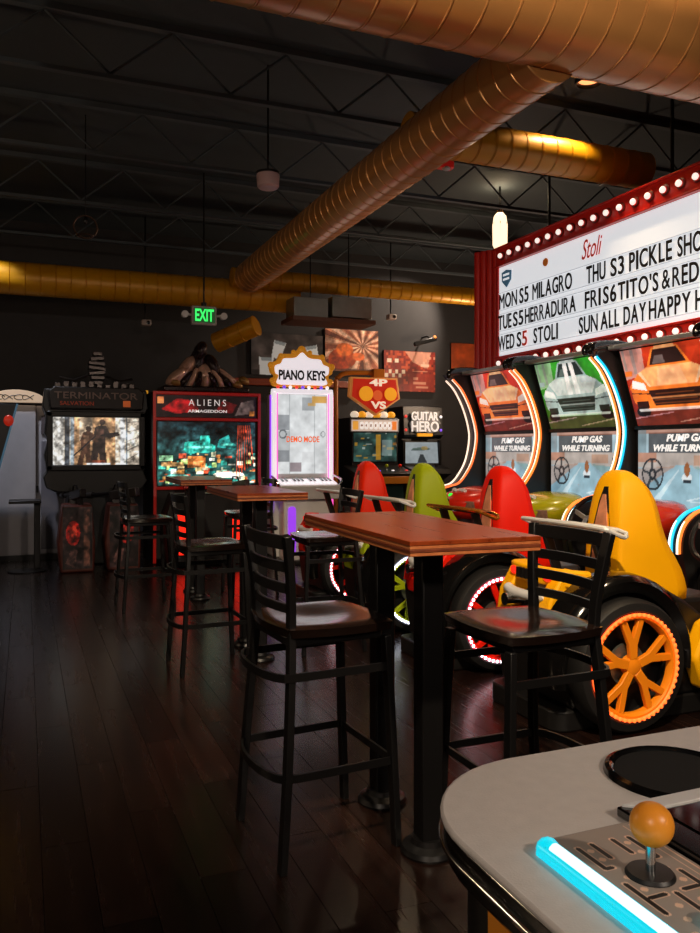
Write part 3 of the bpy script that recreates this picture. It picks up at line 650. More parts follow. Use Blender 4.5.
bar_table(1.375, 5.05, 'wooden bar table in the middle, in front of the white piano game')
bar_table(1.435, 7.20, 'wooden bar table farthest back, in front of the red shooter cabinet')

# ================================================================ bar stools
def make_stool(label):
    t = thing('bar_stool', label, 'bar stool', group='black ladder-back bar stools')
    # saddle seat, waisted outline with dished top
    nx, ny = 14, 14; top = []; bot = []
    for j in range(ny + 1):
        for i in range(nx + 1):
            u, v = i / nx * 2 - 1, j / ny * 2 - 1
            x = u * math.sqrt(1 - 0.22 * v * v) * 0.203 + 0.010; y = v * math.sqrt(1 - 0.20 * u * u) * 0.22 * (1 + 0.03 * u)
            e = max(abs(u), abs(v)); dish = -0.013 * math.exp(-((u + 0.1) ** 2 + v * v) / 0.28) - (0.006 * max(0, (e - 0.86) / 0.14) ** 2)
            top.append((x, y, 0.755 + dish)); bot.append((x * 0.97, y * 0.97, 0.722))
    n = len(top); F = []
    for j in range(ny):
        for i in range(nx):
            a = j * (nx + 1) + i; F.append((a, a + 1, a + nx + 2, a + nx + 1)); F.append((n + a, n + a + nx + 1, n + a + nx + 2, n + a + 1))
    def edge(a, b): F.append((a, b, n + b, n + a))
    for i in range(nx): edge(i, i + 1); edge(ny * (nx + 1) + i + 1, ny * (nx + 1) + i)
    for j in range(ny): edge((j + 1) * (nx + 1), j * (nx + 1)); edge(j * (nx + 1) + nx, (j + 1) * (nx + 1) + nx)
    MB().add(top + bot, F).build('seat', SEATW, t, 50)
    MB().box(-0.17, 0.165, -0.175, 0.175, 0.69, 0.722).build('seat_frame', BLACKM, t, bevel=0.006)
    sec = [(-0.018, -0.012), (0.018, -0.012), (0.018, 0.012), (-0.018, 0.012)]
    for s in (-1, 1):
        MB().sweep(smooth_path([(0.205, s * 0.20, 0), (0.19, s * 0.195, 0.35), (0.175, s * 0.18, 0.70)], 3), sec, up=(1, 0, 0)).build('leg', BLACKM, t, 30, bevel=0.003)
        MB().sweep(smooth_path([(-0.205, s * 0.205, 0), (-0.185, s * 0.20, 0.30), (-0.165, s * 0.176, 0.60), (-0.158, s * 0.162, 0.76), (-0.166, s * 0.178, 0.90), (-0.188, s * 0.20, 1.05)], 3), sec, up=(1, 0, 0)).build('back_post', BLACKM, t, 30, bevel=0.003)
    for z, hgt, x in ((1.025, 0.045, -0.184), (0.945, 0.034, -0.172), (0.875, 0.034, -0.164), (0.81, 0.030, -0.160)):
        P = [(x - 0.022 * (1 - (k / 4 - 1) ** 2), (k / 4 - 1) * (0.148 + (z - 0.76) * 0.14), z) for k in range(9)]
        MB().sweep(P, [(-0.006, -hgt / 2), (0.006, -hgt / 2), (0.006, hgt / 2), (-0.006, hgt / 2)]).build('slat', BLACKM, t, 30, bevel=0.002)
    for z, e in ((0.285, 0.018), (0.60, 0.005)):
        fx, bx, yy = 0.192, -0.175, 0.195 + e * 0.3
        P = [(fx, -yy, z), (0.0, -yy, z), (bx + 0.03, -yy, z)] + [(bx - 0.065 * math.cos(a) - 0.0, yy * math.sin(a), z) for a in np.linspace(-PI / 2 + 0.25, PI / 2 - 0.25, 9)] + [(bx + 0.03, yy, z), (0.0, yy, z), (fx, yy, z)]
        closed = z < 0.4
        MB().sweep(P, [(-0.005, -0.013), (0.005, -0.013), (0.005, 0.013), (-0.005, 0.013)], closed=closed).build('foot_ring' if closed else 'brace_ring', BLACKM, t, 30)
    return t
STOOLS = [(0.93, 2.60, 0.07, 'black ladder-back bar stool in left foreground tucked against nearest table'),
          (1.545, 2.26, PI + 0.02, 'black ladder-back bar stool in front of the orange racing seat'),
          (1.04, 4.86, 0.03, 'black bar stool on the left side of the middle table'),
          (1.86, 5.02, PI - 0.05, 'black bar stool between the middle table and the racing machines'),
          (1.90, 7.12, PI, 'black bar stool on the right side of the farthest table'),
          (0.93, 6.86, 0.05, 'black bar stool on the left side of the farthest table')]
st0 = make_stool('x')
for k, (x, y, rz, lb) in enumerate(STOOLS):
    o = st0 if k == 0 else copy_tree(st0)
    o.location = (x, y, 0); o.rotation_euler = (0, 0, rz); o['label'] = lb

# ================================================================ foreground game table
CT = 0.95
ct = thing('cocktail_game_table', 'grey-topped arcade game table with rounded corner, glowing cyan strip and orange side', 'arcade game', (0.88, 0.32, 0))
def K(x, y, z=0): return (x - 0.88, y - 0.32, z)
ox, oy = 0.88, 0.32
GREYT = mat('grey_laminate', '#d2ccc8', 0.42, var=0.10, vscale=60, bump=0.08, bscale=400)
MB().prism(rrect(0.38 - ox, 1.40 - ox, -0.19 - oy, 0.818 - oy, 0.16, 12), 'z', 0.942, CT).build('worktop', GREYT, ct, bevel=0.003, seg=2)
MB().prism(rrect(0.383 - ox, 1.397 - ox, -0.187 - oy, 0.815 - oy, 0.158, 12), 'z', 0.928, 0.942).build('edge_band', BLACKG, ct, bevel=0.003)
MB().prism(rrect(0.378 - ox, 1.402 - ox, -0.192 - oy, 0.820 - oy, 0.162, 12), 'z', 0.922, 0.928).build('edge_trim', CHROME, ct, bevel=0.002)
MB().prism(rrect(0.385 - ox, 1.395 - ox, -0.185 - oy, 0.813 - oy, 0.156, 12), 'z', 0.902, 0.922).build('lower_band', BLACKG, ct, bevel=0.006)
MB().prism(rrect(0.414 - ox, 1.366 - ox, -0.156 - oy, 0.784 - oy, 0.11, 8), 'z', 0.06, 0.902).build('cabinet_body', BLACK, ct, bevel=0.005)
MB().prism(rrect(0.42 - ox, 1.36 - ox, -0.15 - oy, 0.778 - oy, 0.06, 8), 'z', 0.0, 0.06).build('plinth', BLACK, ct, bevel=0.005)
SIDEO = mat('orange_laminate', '#e08a1c', 0.4)
MB().box(0.406 - ox, 0.416 - ox, -0.03 - oy, 0.655 - oy, 0.10, 0.888).build('side_panel', SIDEO, ct, bevel=0.003)
MB().box(0.54 - ox, 1.24 - ox, 0.782 - oy, 0.792 - oy, 0.10, 0.888).build('end_panel', SIDEO, ct, bevel=0.003)
# cup holder
p = K(0.684, 0.702, CT)
ch = MB().lathe([(0.066, 0.003), (0.068, 0.0055), (0.072, 0.007), (0.077, 0.005), (0.079, 0.0), (0.064, 0.0), (0.066, 0.003)], p, 'z', 40).build('cup_holder', BLACKG, ct)
MB().lathe([(0.0001, 0.003), (0.066, 0.003), (0.066, 0.0), (0.0001, 0.0)], p, 'z', 40).build('cup_pad', mat('rubber_pad', '#080808', 0.9), ch)
# screen tray with pale bevel
sm = MB().box(0.552 - ox, 1.22 - ox, 0.02 - oy, 0.646 - oy, CT, CT + 0.010).build('screen_tray', BLACKG, ct, bevel=0.002)
MB().prism([(0.556 - ox, 0.643 - oy), (1.216 - ox, 0.643 - oy), (1.19 - ox, 0.623 - oy), (0.582 - ox, 0.623 - oy)], 'z', CT + 0.009, CT + 0.013).build('bezel', WHITE, sm, bevel=0.001)
MB().box(0.585 - ox, 1.19 - ox, 0.06 - oy, 0.619 - oy, CT + 0.008, CT + 0.0115).build('glass', mat('dark_glass', '#0b0a0b', 0.06), sm)
# control panel with printed maze lines
PXa, PXb, PYa, PYb = 0.446, 0.549, 0.24, 0.625
pic = Pic(104, 386, '#a89a90'); A_ = (PXb - PXa) / (PYb - PYa)
def mm(x, y): return ((x - PXa) / (PXb - PXa), (y - PYa) / (PYb - PYa))
def ml(P, wd=0.0024, c='#f4ccb0'):
    for a, b_ in zip(P[:-1], P[1:]): pic.line(mm(*a), mm(*b_), wd / (PYb - PYa), c, 1, A_)
for x in (0.4495, 0.457): ml([(x, 0.24), (x, 0.62)], 0.0016)
ml([(0.4532, 0.24), (0.4532, 0.50)], 0.004, '#241e1c')
for k in range(5): ml([(0.4532, 0.515 + k * 0.022), (0.4532, 0.525 + k * 0.022)], 0.004, '#3a302c')
for x in (0.538, 0.5455): ml([(x, 0.24), (x, 0.62)], 0.0016)
ml([(0.5417, 0.24), (0.5417, 0.50)], 0.004, '#241e1c')
for oyy in (0.54, 0.40):
    cx_ = 0.498
    for sx in (-1, 1):
        for dark, wd in ((False, 0.0075), (True, 0.0042)):
            c = '#201b19' if dark else '#f4ccb0'
            ml([(cx_ + sx * 0.029, oyy + 0.060), (cx_ + sx * 0.029, oyy + 0.022), (cx_ + sx * 0.022, oyy + 0.022)], wd, c)
            ml([(cx_ + sx * 0.012, oyy + 0.062), (cx_ + sx * 0.012, oyy + 0.036)], wd, c)
            ml([(cx_ + sx * 0.010, oyy - 0.028), (cx_ + sx * 0.026, oyy - 0.028)], wd, c)
            ml([(cx_ + sx * 0.030, oyy - 0.004), (cx_ + sx * 0.030, oyy - 0.05)], wd, c)
    for dark, wd in ((False, 0.0075), (True, 0.0042)): ml([(cx_, oyy - 0.03), (cx_, oyy - 0.075)], wd, '#201b19' if dark else '#f4ccb0')
    for dx, dy in ((-0.021, 0.052), (-0.021, 0.036), (-0.021, 0.004), (-0.021, -0.016), (0.021, 0.052), (0.021, 0.034), (0.021, 0.004), (0.021, -0.016), (0.012, -0.045), (-0.012, -0.045), (0.012, -0.062), (-0.02, -0.062)):
        u, v = mm(cx_ + dx, oyy + dy); pic.ell(u, v, 0.0036 / (PXb - PXa), 0.0036 / (PYb - PYa), '#f4ccb0')
cp = MB().box(PXa - ox - 0.002, PXb - ox + 0.002, PYa - oy - 0.002, PYb - oy + 0.002, CT - 0.001, CT + 0.0035).build('control_panel', BLACK, ct, bevel=0.001)
pic.build('panel_print', PRINT, K(PXa, PYa, CT + 0.0040), (PXb - PXa, 0, 0), (0, PYb - PYa, 0), cp)
CYAN = mat('cyan_led_edge', '#10c4d8', 0.3, emit='#06c8e0', es=1.0, var=0); CYW = mat('cyan_led_core', '#e8ffff', 0.3, emit='#e4fbff', es=1.05, var=0)
P = [K(0.441, 0.24, CT + 0.004), K(0.441, 0.58, CT + 0.004), K(0.442, 0.604, CT + 0.003), K(0.446, 0.614, CT + 0.002)]
ls = MB().tube(smooth_path(P, 4), 0.0108, 12).build('light_strip', CYAN, ct)
MB().tube([K(0.440, 0.24, CT + 0.0098), K(0.440, 0.596, CT + 0.0098)], 0.0066, 10).build('light_core', CYW, ls)
MB().lathe([(0.0001, 0.010), (0.010, 0.010), (0.013, 0.006), (0.013, 0.0), (0.0001, 0.0)], K(0.4935, 0.462, CT + 0.004), 'z', 20).build('lit_button', CYAN, ct)
js = MB().lathe([(0.0001, 0.0045), (0.019, 0.0035), (0.021, 0.001), (0.021, 0.0), (0.0001, 0.0)], K(0.498, 0.54, CT + 0.004), 'z', 32).build('joystick', BLACK, ct)
MB().tube([K(0.498, 0.54, CT + 0.004), K(0.499, 0.54, CT + 0.042)], 0.0042, 12).build('shaft', CHROME, js)
MB().ell(K(0.4992, 0.5395, CT + 0.0475), (0.0185, 0.0185, 0.0185), 28, 18).build('ball_top', mat('orange_ball', '#ffa030', 0.35, var=0.03), js, 80)
#SPLIT2

# ================================================================ back machines
def gun(t, base, yaw, col, m2):
    x, y, z = base; c, s = math.cos(yaw), math.sin(yaw)
    R = lambda a, b_, d: (x + a * c - b_ * s, y + a * s + b_ * c, z + d)
    g = MB().sweep([R(0, 0.16, 0), R(0, -0.22, 0.05)], [(-0.035, -0.05), (0.035, -0.05), (0.035, 0.05), (-0.035, 0.05)]).build('gun', col, t, bevel=0.012)
    MB().tube([R(0, -0.2, 0.06), R(0, 0.42, 0.0)], 0.022, 10).build('gun_barrel', m2, g)
    MB().tube([R(0, 0.42, 0.0), R(0, 0.52, -0.01)], 0.034, 10).build('gun_muzzle', col, g)
    MB().bar(R(0, -0.12, 0.0), R(0, -0.18, -0.16), 0.04, 0.05, (1, 0, 0)).build('gun_grip', m2, g, bevel=0.008)
    MB().bar(R(0, 0.1, 0.0), R(0, 0.08, -0.13), 0.03, 0.08, (1, 0, 0)).build('gun_magazine', m2, g, bevel=0.006)
    MB().tube([R(0, -0.05, 0.05), R(0, 0.0, 0.12), R(0, 0.1, 0.12), R(0, 0.14, 0.04)], 0.010, 6).build('gun_rail', m2, g)
GUNM = mat('gun_grey', '#4a4442', 0.3, 0.6); GUND = mat('gun_dark', '#201c1c', 0.35, 0.5)

# ---- dark shooter cabinet (left)
t = thing('shooter_cabinet', 'dark armoured light gun cabinet showing two soldiers on its screen', 'arcade game', (0.76, 9.55, 0))
b = MB().prism([(-0.30, 0.0), (-0.36, 0.45), (-0.30, 0.80), (0.30, 0.80), (0.36, 0.45), (0.30, 0.0)], 'y', 0.0, 0.6).build('pedestal', BLACK, t, bevel=0.02)
jag = [(-0.54, 0.88), (-0.57, 1.0), (-0.53, 1.06), (-0.56, 1.25), (-0.52, 1.42), (-0.56, 1.5), (-0.54, 1.7), (-0.58, 1.8), (-0.56, 2.0), (0.56, 2.0), (0.58, 1.8), (0.53, 1.7), (0.56, 1.5), (0.52, 1.35), (0.56, 1.2), (0.53, 1.05), (0.57, 0.95), (0.50, 0.85), (0, 0.80), (-0.45, 0.84)]
MB().prism(jag, 'y', 0.02, 0.55).build('screen_housing', BLACK, t, bevel=0.012)
for x in (-0.505, 0.505): MB().box(x - 0.03, x + 0.03, -0.03, 0.05, 1.08, 1.74).build('screen_frame', BLACKM, t, bevel=0.008)
for z in (1.105, 1.715): MB().box(-0.535, 0.535, -0.03, 0.05, z - 0.03, z + 0.03).build('screen_frame', BLACKM, t, bevel=0.008)
p = Pic(120, 68, '#d8c8b4'); p.rect(0, 0, 0.12, 1, '#cfcac2'); p.rect(0.13, 0, 0.19, 1, '#40444a'); p.rect(0.20, 0, 0.24, 1, '#8a949a'); p.rect(0.24, 0.0, 0.72, 1, '#a8805c')
p.rect(0.30, 0.5, 0.45, 1, '#c8b49c', 0.7); p.rect(0.60, 0.2, 0.72, 0.95, '#b58a62', 0.8); p.rect(0.78, 0, 0.83, 1, '#e4e6e8'); p.rect(0.845, 0, 0.86, 1, '#5a636a')
for k in range(5): p.line((0.86, 0.1 + k * 0.2), (1.0, 0.25 + k * 0.17), 0.025, '#6a6460', 0.7, 1.77)
p.mottle(0.5, (16, 9), 4)
p.poly([(0.42, 0.0), (0.45, 0.35), (0.46, 0.62), (0.48, 0.80), (0.55, 0.84), (0.61, 0.82), (0.66, 0.66), (0.76, 0.70), (0.77, 0.63), (0.66, 0.56), (0.60, 0.58), (0.60, 0.35), (0.62, 0.0), (0.54, 0.0), (0.525, 0.30), (0.50, 0.0)], '#2c2220'); p.poly([(0.49, 0.55), (0.58, 0.55), (0.585, 0.76), (0.50, 0.76)], '#5a3a30', 0.7); p.ell(0.565, 0.90, 0.035, 0.065, '#3a2620')
p.poly([(0.27, 0.0), (0.32, 0.3), (0.31, 0.52), (0.34, 0.68), (0.41, 0.72), (0.46, 0.66), (0.52, 0.50), (0.49, 0.46), (0.43, 0.54), (0.42, 0.34), (0.44, 0.0), (0.38, 0.0), (0.365, 0.26), (0.34, 0.0)], '#4a3024'); p.rect(0.345, 0.45, 0.41, 0.62, '#7a5a44', 0.7); p.ell(0.405, 0.76, 0.035, 0.06, '#2a1c18')
p.line((0.24, 0.2), (0.48, 0.6), 0.03, '#17161a', 1, 1.77); p.line((0.55, 0.62), (0.74, 0.68), 0.035, '#17161a', 1, 1.77); p.rect(0.44, 0.0, 0.60, 0.1, '#8a4028', 0.8); p.rect(0.38, 0.0, 0.66, 0.03, '#e8eef0')
p.mottle(0.5, (30, 18), 9)
p.build('screen', SCREEN, (-0.470, 0.012, 1.14), (0.94, 0, 0), (0, 0, 0.54), t)
hd = MB().prism([(-0.50, 1.77), (-0.52, 1.96), (-0.46, 2.02), (0.46, 2.02), (0.52, 1.96), (0.50, 1.77)], 'y', -0.09, 0.1).build('header', mat('gunmetal_dark', '#221d1c', 0.45, 0.3), t, bevel=0.012)
DIMT = mat('dim_metal_letters', '#5a4a44', 0.4, 0.4, emit='#6a4a3c', es=0.10)
lettering('TERMINATOR', DIMT, (-0.46, -0.092, 1.885), (0.90, 0, 0), (0, 0, 0.075), (0, -0.012, 0), hd, bold=0.0)
lettering('SALVATION', mat('dim_red_letters', '#7a2a14', 0.5, emit='#8a2a10', es=0.25), (-0.40, -0.092, 1.81), (0.36, 0, 0), (0, 0, 0.045), (0, -0.008, 0), hd, bold=0.01)
MB().box(0.28, 0.36, -0.105, -0.09, 1.80, 1.87).build('header_badge', mat('amber_badge', '#a04a14', 0.4, emit='#b8501a', es=0.45), hd)
DKM = mat('dark_chrome', '#4c4644', 0.3, 0.85)
tp = MB(); r = random.Random(3)                      # plain mechanical crest (no figure)
for k in range(10):
    x = -0.42 + k * 0.09; tp.box(x - 0.03, x + 0.03, 0.0, 0.14, 2.02, 2.06 + 0.05 * r.random())
for k in range(7):
    z = 2.08 + k * 0.055; wd = 0.19 - 0.010 * abs(k - 3) ** 2; tp.obox((0.0 + r.uniform(-0.02, 0.02), 0.08, z), (wd, 0.16, 0.042), (0, r.uniform(-0.15, 0.15), 0))
tp.build('crest', DKM, t, bevel=0.006)
for s in (-1, 1): MB().tube([(s * 0.10, 0.06, 2.16), (s * 0.25, 0.04, 2.10), (s * 0.40, 0.04, 2.13)], 0.014, 8).build('crest_pipe', DKM, t)
for s in (-1, 1):
    MB().prism([(-0.17, 0.0), (-0.20, 0.30), (-0.15, 0.72), (0.15, 0.72), (0.18, 0.30), (0.17, 0.0)], 'y', -0.55, -0.12).build('gun_pedestal', mat('pedestal_print', '#5a2a22', 0.5, var=0.75, vscale=10), t, bevel=0.02).location = (s * 0.24, 0, 0)
    gun(t, (s * 0.24, -0.36, 0.80), 0.25 * s + 0.5, GUNM if s > 0 else GUND, GUND)
for k, x in enumerate((-0.24, 0.24)):
    p = Pic(40, 80, '#1d1413'); p.mottle(0.9, (5, 9), 7 + k); p.ell(0.35 if k == 0 else 0.6, 0.58, 0.24, 0.20, '#9a1a14', 0.85); p.ell(0.38 if k == 0 else 0.62, 0.60, 0.10, 0.10, '#d0402c', 0.8); p.rect(0.70, 0.05, 0.92, 0.95, '#6a4030', 0.6 * (1 - k)); p.poly([(0.1, 0.1), (0.3, 0.35), (0.5, 0.3), (0.4, 0.02)], '#8a5a50', 0.5); p.mottle(0.8, (10, 18), 3 + k)
    p.build('pedestal_print', printmat('pedestal_art', 0.25, 0.4), (x - 0.15, -0.556, 0.04), (0.30, 0, 0), (0, 0, 0.66), t)

# ---- red shooter cabinet
t = thing('shooter_cabinet', 'red framed light gun cabinet with a bright city battle on its wide screen', 'arcade game', (1.98, 9.30, 0))
REDF = mat('cabinet_red', '#b01410', 0.3, emit='#c01810', es=0.14)
MB().box(-0.61, 0.61, 0.03, 0.75, 0.05, 1.95).build('cabinet_body', BLACK, t, bevel=0.01)
for x in (-0.615, 0.615): MB().prism([(-0.02, 0.0), (-0.06, 0.9), (-0.02, 1.0), (-0.02, 1.98), (0.80, 1.98), (0.80, 0.0)], 'x', x - 0.016, x + 0.016).build('side_panel', BLACK, t, bevel=0.004); MB().sweep([(x, -0.03, 0.02), (x, -0.07, 0.9), (x, -0.03, 1.0), (x, -0.03, 1.98)], [(-0.016, -0.012), (0.016, -0.012), (0.016, 0.012), (-0.016, 0.012)], up=(0, 1, 0)).build('edge_trim', REDF, t)
for z in (0.87, 1.665, 1.965): MB().box(-0.60, 0.60, -0.03, 0.06, z - 0.017, z + 0.017).build('frame_rail', REDF, t, bevel=0.004)
p = Pic(150, 96, '#14242a'); p.grad('#2a5650', '#101c20'); p.mottle(0.8, (8, 6), 2)
r = random.Random(11); pal = ['#2fa694', '#4cc4ae', '#e8e2b8', '#f0a050', '#e0602a', '#b9d47a', '#f6f0d8', '#1c6a62', '#c8472a', '#ffd890']
for k in range(110):
    x = r.random(); y = 0.02 + 0.46 * r.random() ** 1.3; wd = 0.015 + 0.06 * r.random(); p.rect(x, y, x + wd, y + 0.02 + 0.06 * r.random(), r.choice(pal), 0.85)
p.poly([(0.26, 0.55), (0.27, 0.68), (0.42, 0.70), (0.43, 0.78), (0.52, 0.78), (0.53, 0.66), (0.58, 0.62), (0.58, 0.52), (0.3, 0.5)], '#2c9a8a'); p.rect(0.30, 0.58, 0.55, 0.62, '#7fe0c8', 0.7)
p.poly([(0.60, 0.60), (0.62, 0.72), (0.72, 0.80), (0.74, 0.68), (0.80, 0.64), (0.80, 0.56)], '#237a74'); p.rect(0.64, 0.63, 0.76, 0.66, '#6ad0bc', 0.7)
p.rect(0.02, 0.38, 0.15, 0.47, '#9ad4a0'); p.rect(0.04, 0.30, 0.26, 0.36, '#d8a060', 0.8); p.rect(0.30, 0.28, 0.48, 0.46, '#d8702c', 0.75); p.ell(0.72, 0.16, 0.16, 0.05, '#f4ecd0'); p.ell(0.20, 0.13, 0.12, 0.05, '#5ab4a4', 0.8); p.ell(0.48, 0.10, 0.10, 0.04, '#f0e0a0', 0.8)
for k in range(7): p.line((0.82 + 0.02 * k, 0.95), (0.80 + 0.03 * k, 0.1 + 0.04 * k), 0.012, '#d8401c', 0.75, 1.5)
p.mottle(0.6, (30, 20), 5)
p.build('screen', printmat('screen_picture_vivid', 1.5, 0.25, 0), (-0.575, 0.012, 0.90), (1.15, 0, 0), (0, 0, 0.735), t)
p = Pic(120, 28, '#1a0d0e'); p.mottle(0.5, (12, 4), 3); p.poly([(0.05, 0.35), (0.2, 0.85), (0.36, 0.75), (0.42, 0.3), (0.2, 0.15)], '#b8181c', 0.8); p.poly([(0.58, 0.3), (0.66, 0.8), (0.8, 0.6), (0.75, 0.2)], '#7a1416', 0.8); p.poly([(0.78, 0.1), (0.84, 0.7), (0.97, 0.85), (0.98, 0.2)], '#8a7a74', 0.6); p.rect(0.015, 0.62, 0.075, 0.92, '#e0804a'); p.rect(0.93, 0.1, 0.98, 0.3, '#c87a30')
p.mottle(0.45, (26, 7), 6)
h_ = p.build('header_print', BACKLIT, (-0.59, 0.012, 1.69), (1.18, 0, 0), (0, 0, 0.255), t)
LW = mat('white_letters', '#e0dcd8', 0.4, emit='#e8e0dc', es=0.6)
lettering('ALIENS', LW, (-0.22, 0.008, 1.825), (0.44, 0, 0), (0, 0, 0.075), (0, -0.006, 0), h_, bold=-0.006, spacing=1.5)
lettering('ARMAGEDDON', LW, (-0.23, 0.008, 1.745), (0.46, 0, 0), (0, 0, 0.034), (0, -0.006, 0), h_, bold=0.02)
# plain sculpted topper: overlapping shells and ribs, no figure
SH0 = mat('topper_pink_metal', '#e6a894', 0.24, 0.3, var=0.7, vscale=14); SH1 = mat('topper_dark_shell', '#2c2022', 0.25, 0.4, var=0.5)
MB().box(-0.50, 0.52, 0.06, 0.55, 1.985, 2.06).build('topper_base', SH1, t, bevel=0.02)
for k, (x, z, a, L_, wd) in enumerate(((-0.06, 2.32, 1.35, 0.34, 0.15), (-0.20, 2.25, 1.0, 0.30, 0.11), (0.10, 2.26, 1.95, 0.30, 0.12), (-0.32, 2.16, 0.7, 0.26, 0.09), (0.24, 2.17, 2.3, 0.26, 0.09), (0.0, 2.18, 1.6, 0.26, 0.17), (-0.05, 2.44, 1.2, 0.20, 0.10))):
    MB().ell((x * 1.05, 0.25 - 0.03 * k % 0.1, 2.05 + (z - 2.05) * 1.12), (L_ * 0.6, 0.13, wd * 0.72), 16, 10, (0, -a, 0)).build('topper_shell', SH0 if k % 2 else SH1, t, 60)
for k in range(9):
    x = -0.40 + k * 0.10; MB().tube(smooth_path([(x, 0.12, 2.05), (x * 0.8, 0.08, 2.14), (x * 0.45 - 0.02, 0.10, 2.27 - 0.04 * (k % 2))], 4), [0.032] * 5 + [0.026] * 3 + [0.014], 8).build('topper_rib', SH0 if k % 2 == 0 else SH1, t)
for x, z in ((-0.36, 2.10), (0.38, 2.09), (0.46, 2.14)): MB().ell((x, 0.10, z), (0.07, 0.06, 0.05), 12, 8, (0.2, 0.5, 0)).build('topper_lump', mat('topper_ochre', '#8a6a34', 0.4, 0.3, var=0.5), t)
MB().prism([(-0.5, 0.0), (-0.55, 0.55), (-0.45, 0.82), (0.45, 0.82), (0.55, 0.55), (0.5, 0.0)], 'y', -0.35, 0.03).build('gun_deck', BLACK, t, bevel=0.02)
RG = mat('red_light_panel', '#c02010', 0.3, emit='#ff2412', es=1.5, var=0.2)
for s in (-1, 1):
    MB().box(s * 0.32 - 0.11, s * 0.32 + 0.11, -0.362, -0.35, 0.14, 0.62).build('red_light_panel', RG, t, bevel=0.004)
    gun(t, (s * 0.28, -0.30, 0.88), 0.3 * s, mat('gun_red', '#a02018', 0.3, 0.3) if s < 0 else GUNM, GUND)

# ---- piano game
t = thing('piano_game', 'tall white piano rhythm game with ornate gold-edged sign and keyboard shelf', 'arcade game', (3.03, 8.95, 0), -0.06)
WPL = mat('white_lit_plastic', '#e6e2e4', 0.3, emit='#f4ecf2', es=0.75)
MB().box(-0.34, 0.34, 0.03, 0.42, 0.05, 1.98).build('tower', WHITE, t, bevel=0.02)
fr = [(x, z) for x, z in rrect(-0.37, 0.37, 0.93, 2.02, 0.05, 5)]
PK = mat('pink_led', '#ff70c0', 0.3, emit='#ff50b8', es=1.3, var=0); PUR = mat('purple_led', '#a040ff', 0.3, emit='#a048ff', es=0.7, var=0)
for s in (-1, 1):
    MB().box(s * 0.345 - 0.028, s * 0.345 + 0.028, -0.035, 0.05, 0.93, 2.0).build('screen_frame', WPL, t, bevel=0.012)
    MB().tube([(s * 0.310, -0.036, 0.97), (s * 0.310, -0.036, 1.97)], 0.006, 8).build('led_strip', PK, t)
    MB().box(s * 0.378 - 0.006, s * 0.378 + 0.006, 0.0, 0.05, 0.60, 1.95).build('side_glow', PUR if s < 0 else PK, t, bevel=0.003)
MB().box(-0.37, 0.37, -0.035, 0.05, 1.97, 2.025).build('screen_frame', WPL, t, bevel=0.012)
p = Pic(70, 104, '#e2e5e6')
for k in (1, 2, 3): p.rect(k / 4 - 0.004, 0, k / 4 + 0.004, 1, '#b4b8ba')
p.rect(0.5, 0.80, 0.745, 0.97, '#a9adb0'); p.rect(0.0, 0.55, 0.24, 0.74, '#9a9ea2'); p.rect(0.0, 0.28, 0.24, 0.54, '#bfc3c5'); p.rect(0.0, 0.15, 0.24, 0.30, '#8e9296'); p.rect(0.25, 0.02, 0.48, 0.14, '#9a8e92'); p.rect(0.5, 0.14, 0.745, 0.28, '#d8dadb'); p.rect(0.70, 0.90, 1.0, 0.99, '#d8a04a', 0.9); p.rect(0.62, 0.86, 0.78, 0.90, '#d8a04a', 0.7)
p.ring(0.11, 0.50, 0.08, 0.06, 0.3, '#6a6e72'); p.ring(0.93, 0.50, 0.05, 0.04, 0.3, '#8a8e92'); p.mottle(0.10, (7, 10), 4)
s_ = p.build('screen', SCREEN, (-0.30, 0.012, 1.03), (0.60, 0, 0), (0, 0, 0.93), t)
lettering('DEMO MODE', mat('orange_letters', '#d8703a', 0.4, emit='#f06020', es=0.8), (-0.19, 0.006, 1.40), (0.40, 0, 0), (0, 0, 0.07), (0, -0.004, 0), s_, bold=0.02)
# keyboard shelf
MB().prism([(-0.36, 0.90), (0.02, 0.98), (0.02, 0.80), (-0.30, 0.74)], 'x', -0.36, 0.36).build('keyboard_shelf', WHITE, t, bevel=0.012)
for k in range(14): MB().obox((-0.31 + k * 0.0475, -0.2, 0.942), (0.044, 0.22, 0.016), (0.207, 0, 0)).build('piano_key', WPL, t, smooth=0)
for k in range(13):
    if k % 7 not in (2, 6): MB().obox((-0.287 + k * 0.0475, -0.15, 0.962), (0.024, 0.13, 0.020), (0.207, 0, 0)).build('black_key', BLACKG, t, smooth=0)
for s in (-1, 1): MB().tube(smooth_path([(s * 0.36, -0.32, 0.90), (s * 0.385, -0.30, 0.96), (s * 0.385, -0.1, 1.0), (s * 0.36, 0.0, 1.0)], 4), 0.015, 8).build('shelf_rail', CHROME, t)
MB().box(-0.28, 0.28, -0.22, 0.03, 0.03, 0.76).build('lower_cabinet', WHITE, t, bevel=0.02)
MB().prism([(x, z) for x, z in rrect(-0.23, -0.14, 0.12, 0.66, 0.04, 6)], 'y', -0.232, -0.222).build('purple_light_panel', PUR, t)
MB().box(-0.40, 0.40, -0.30, 0.46, 0.0, 0.05).build('plinth', BLACK, t, bevel=0.008)
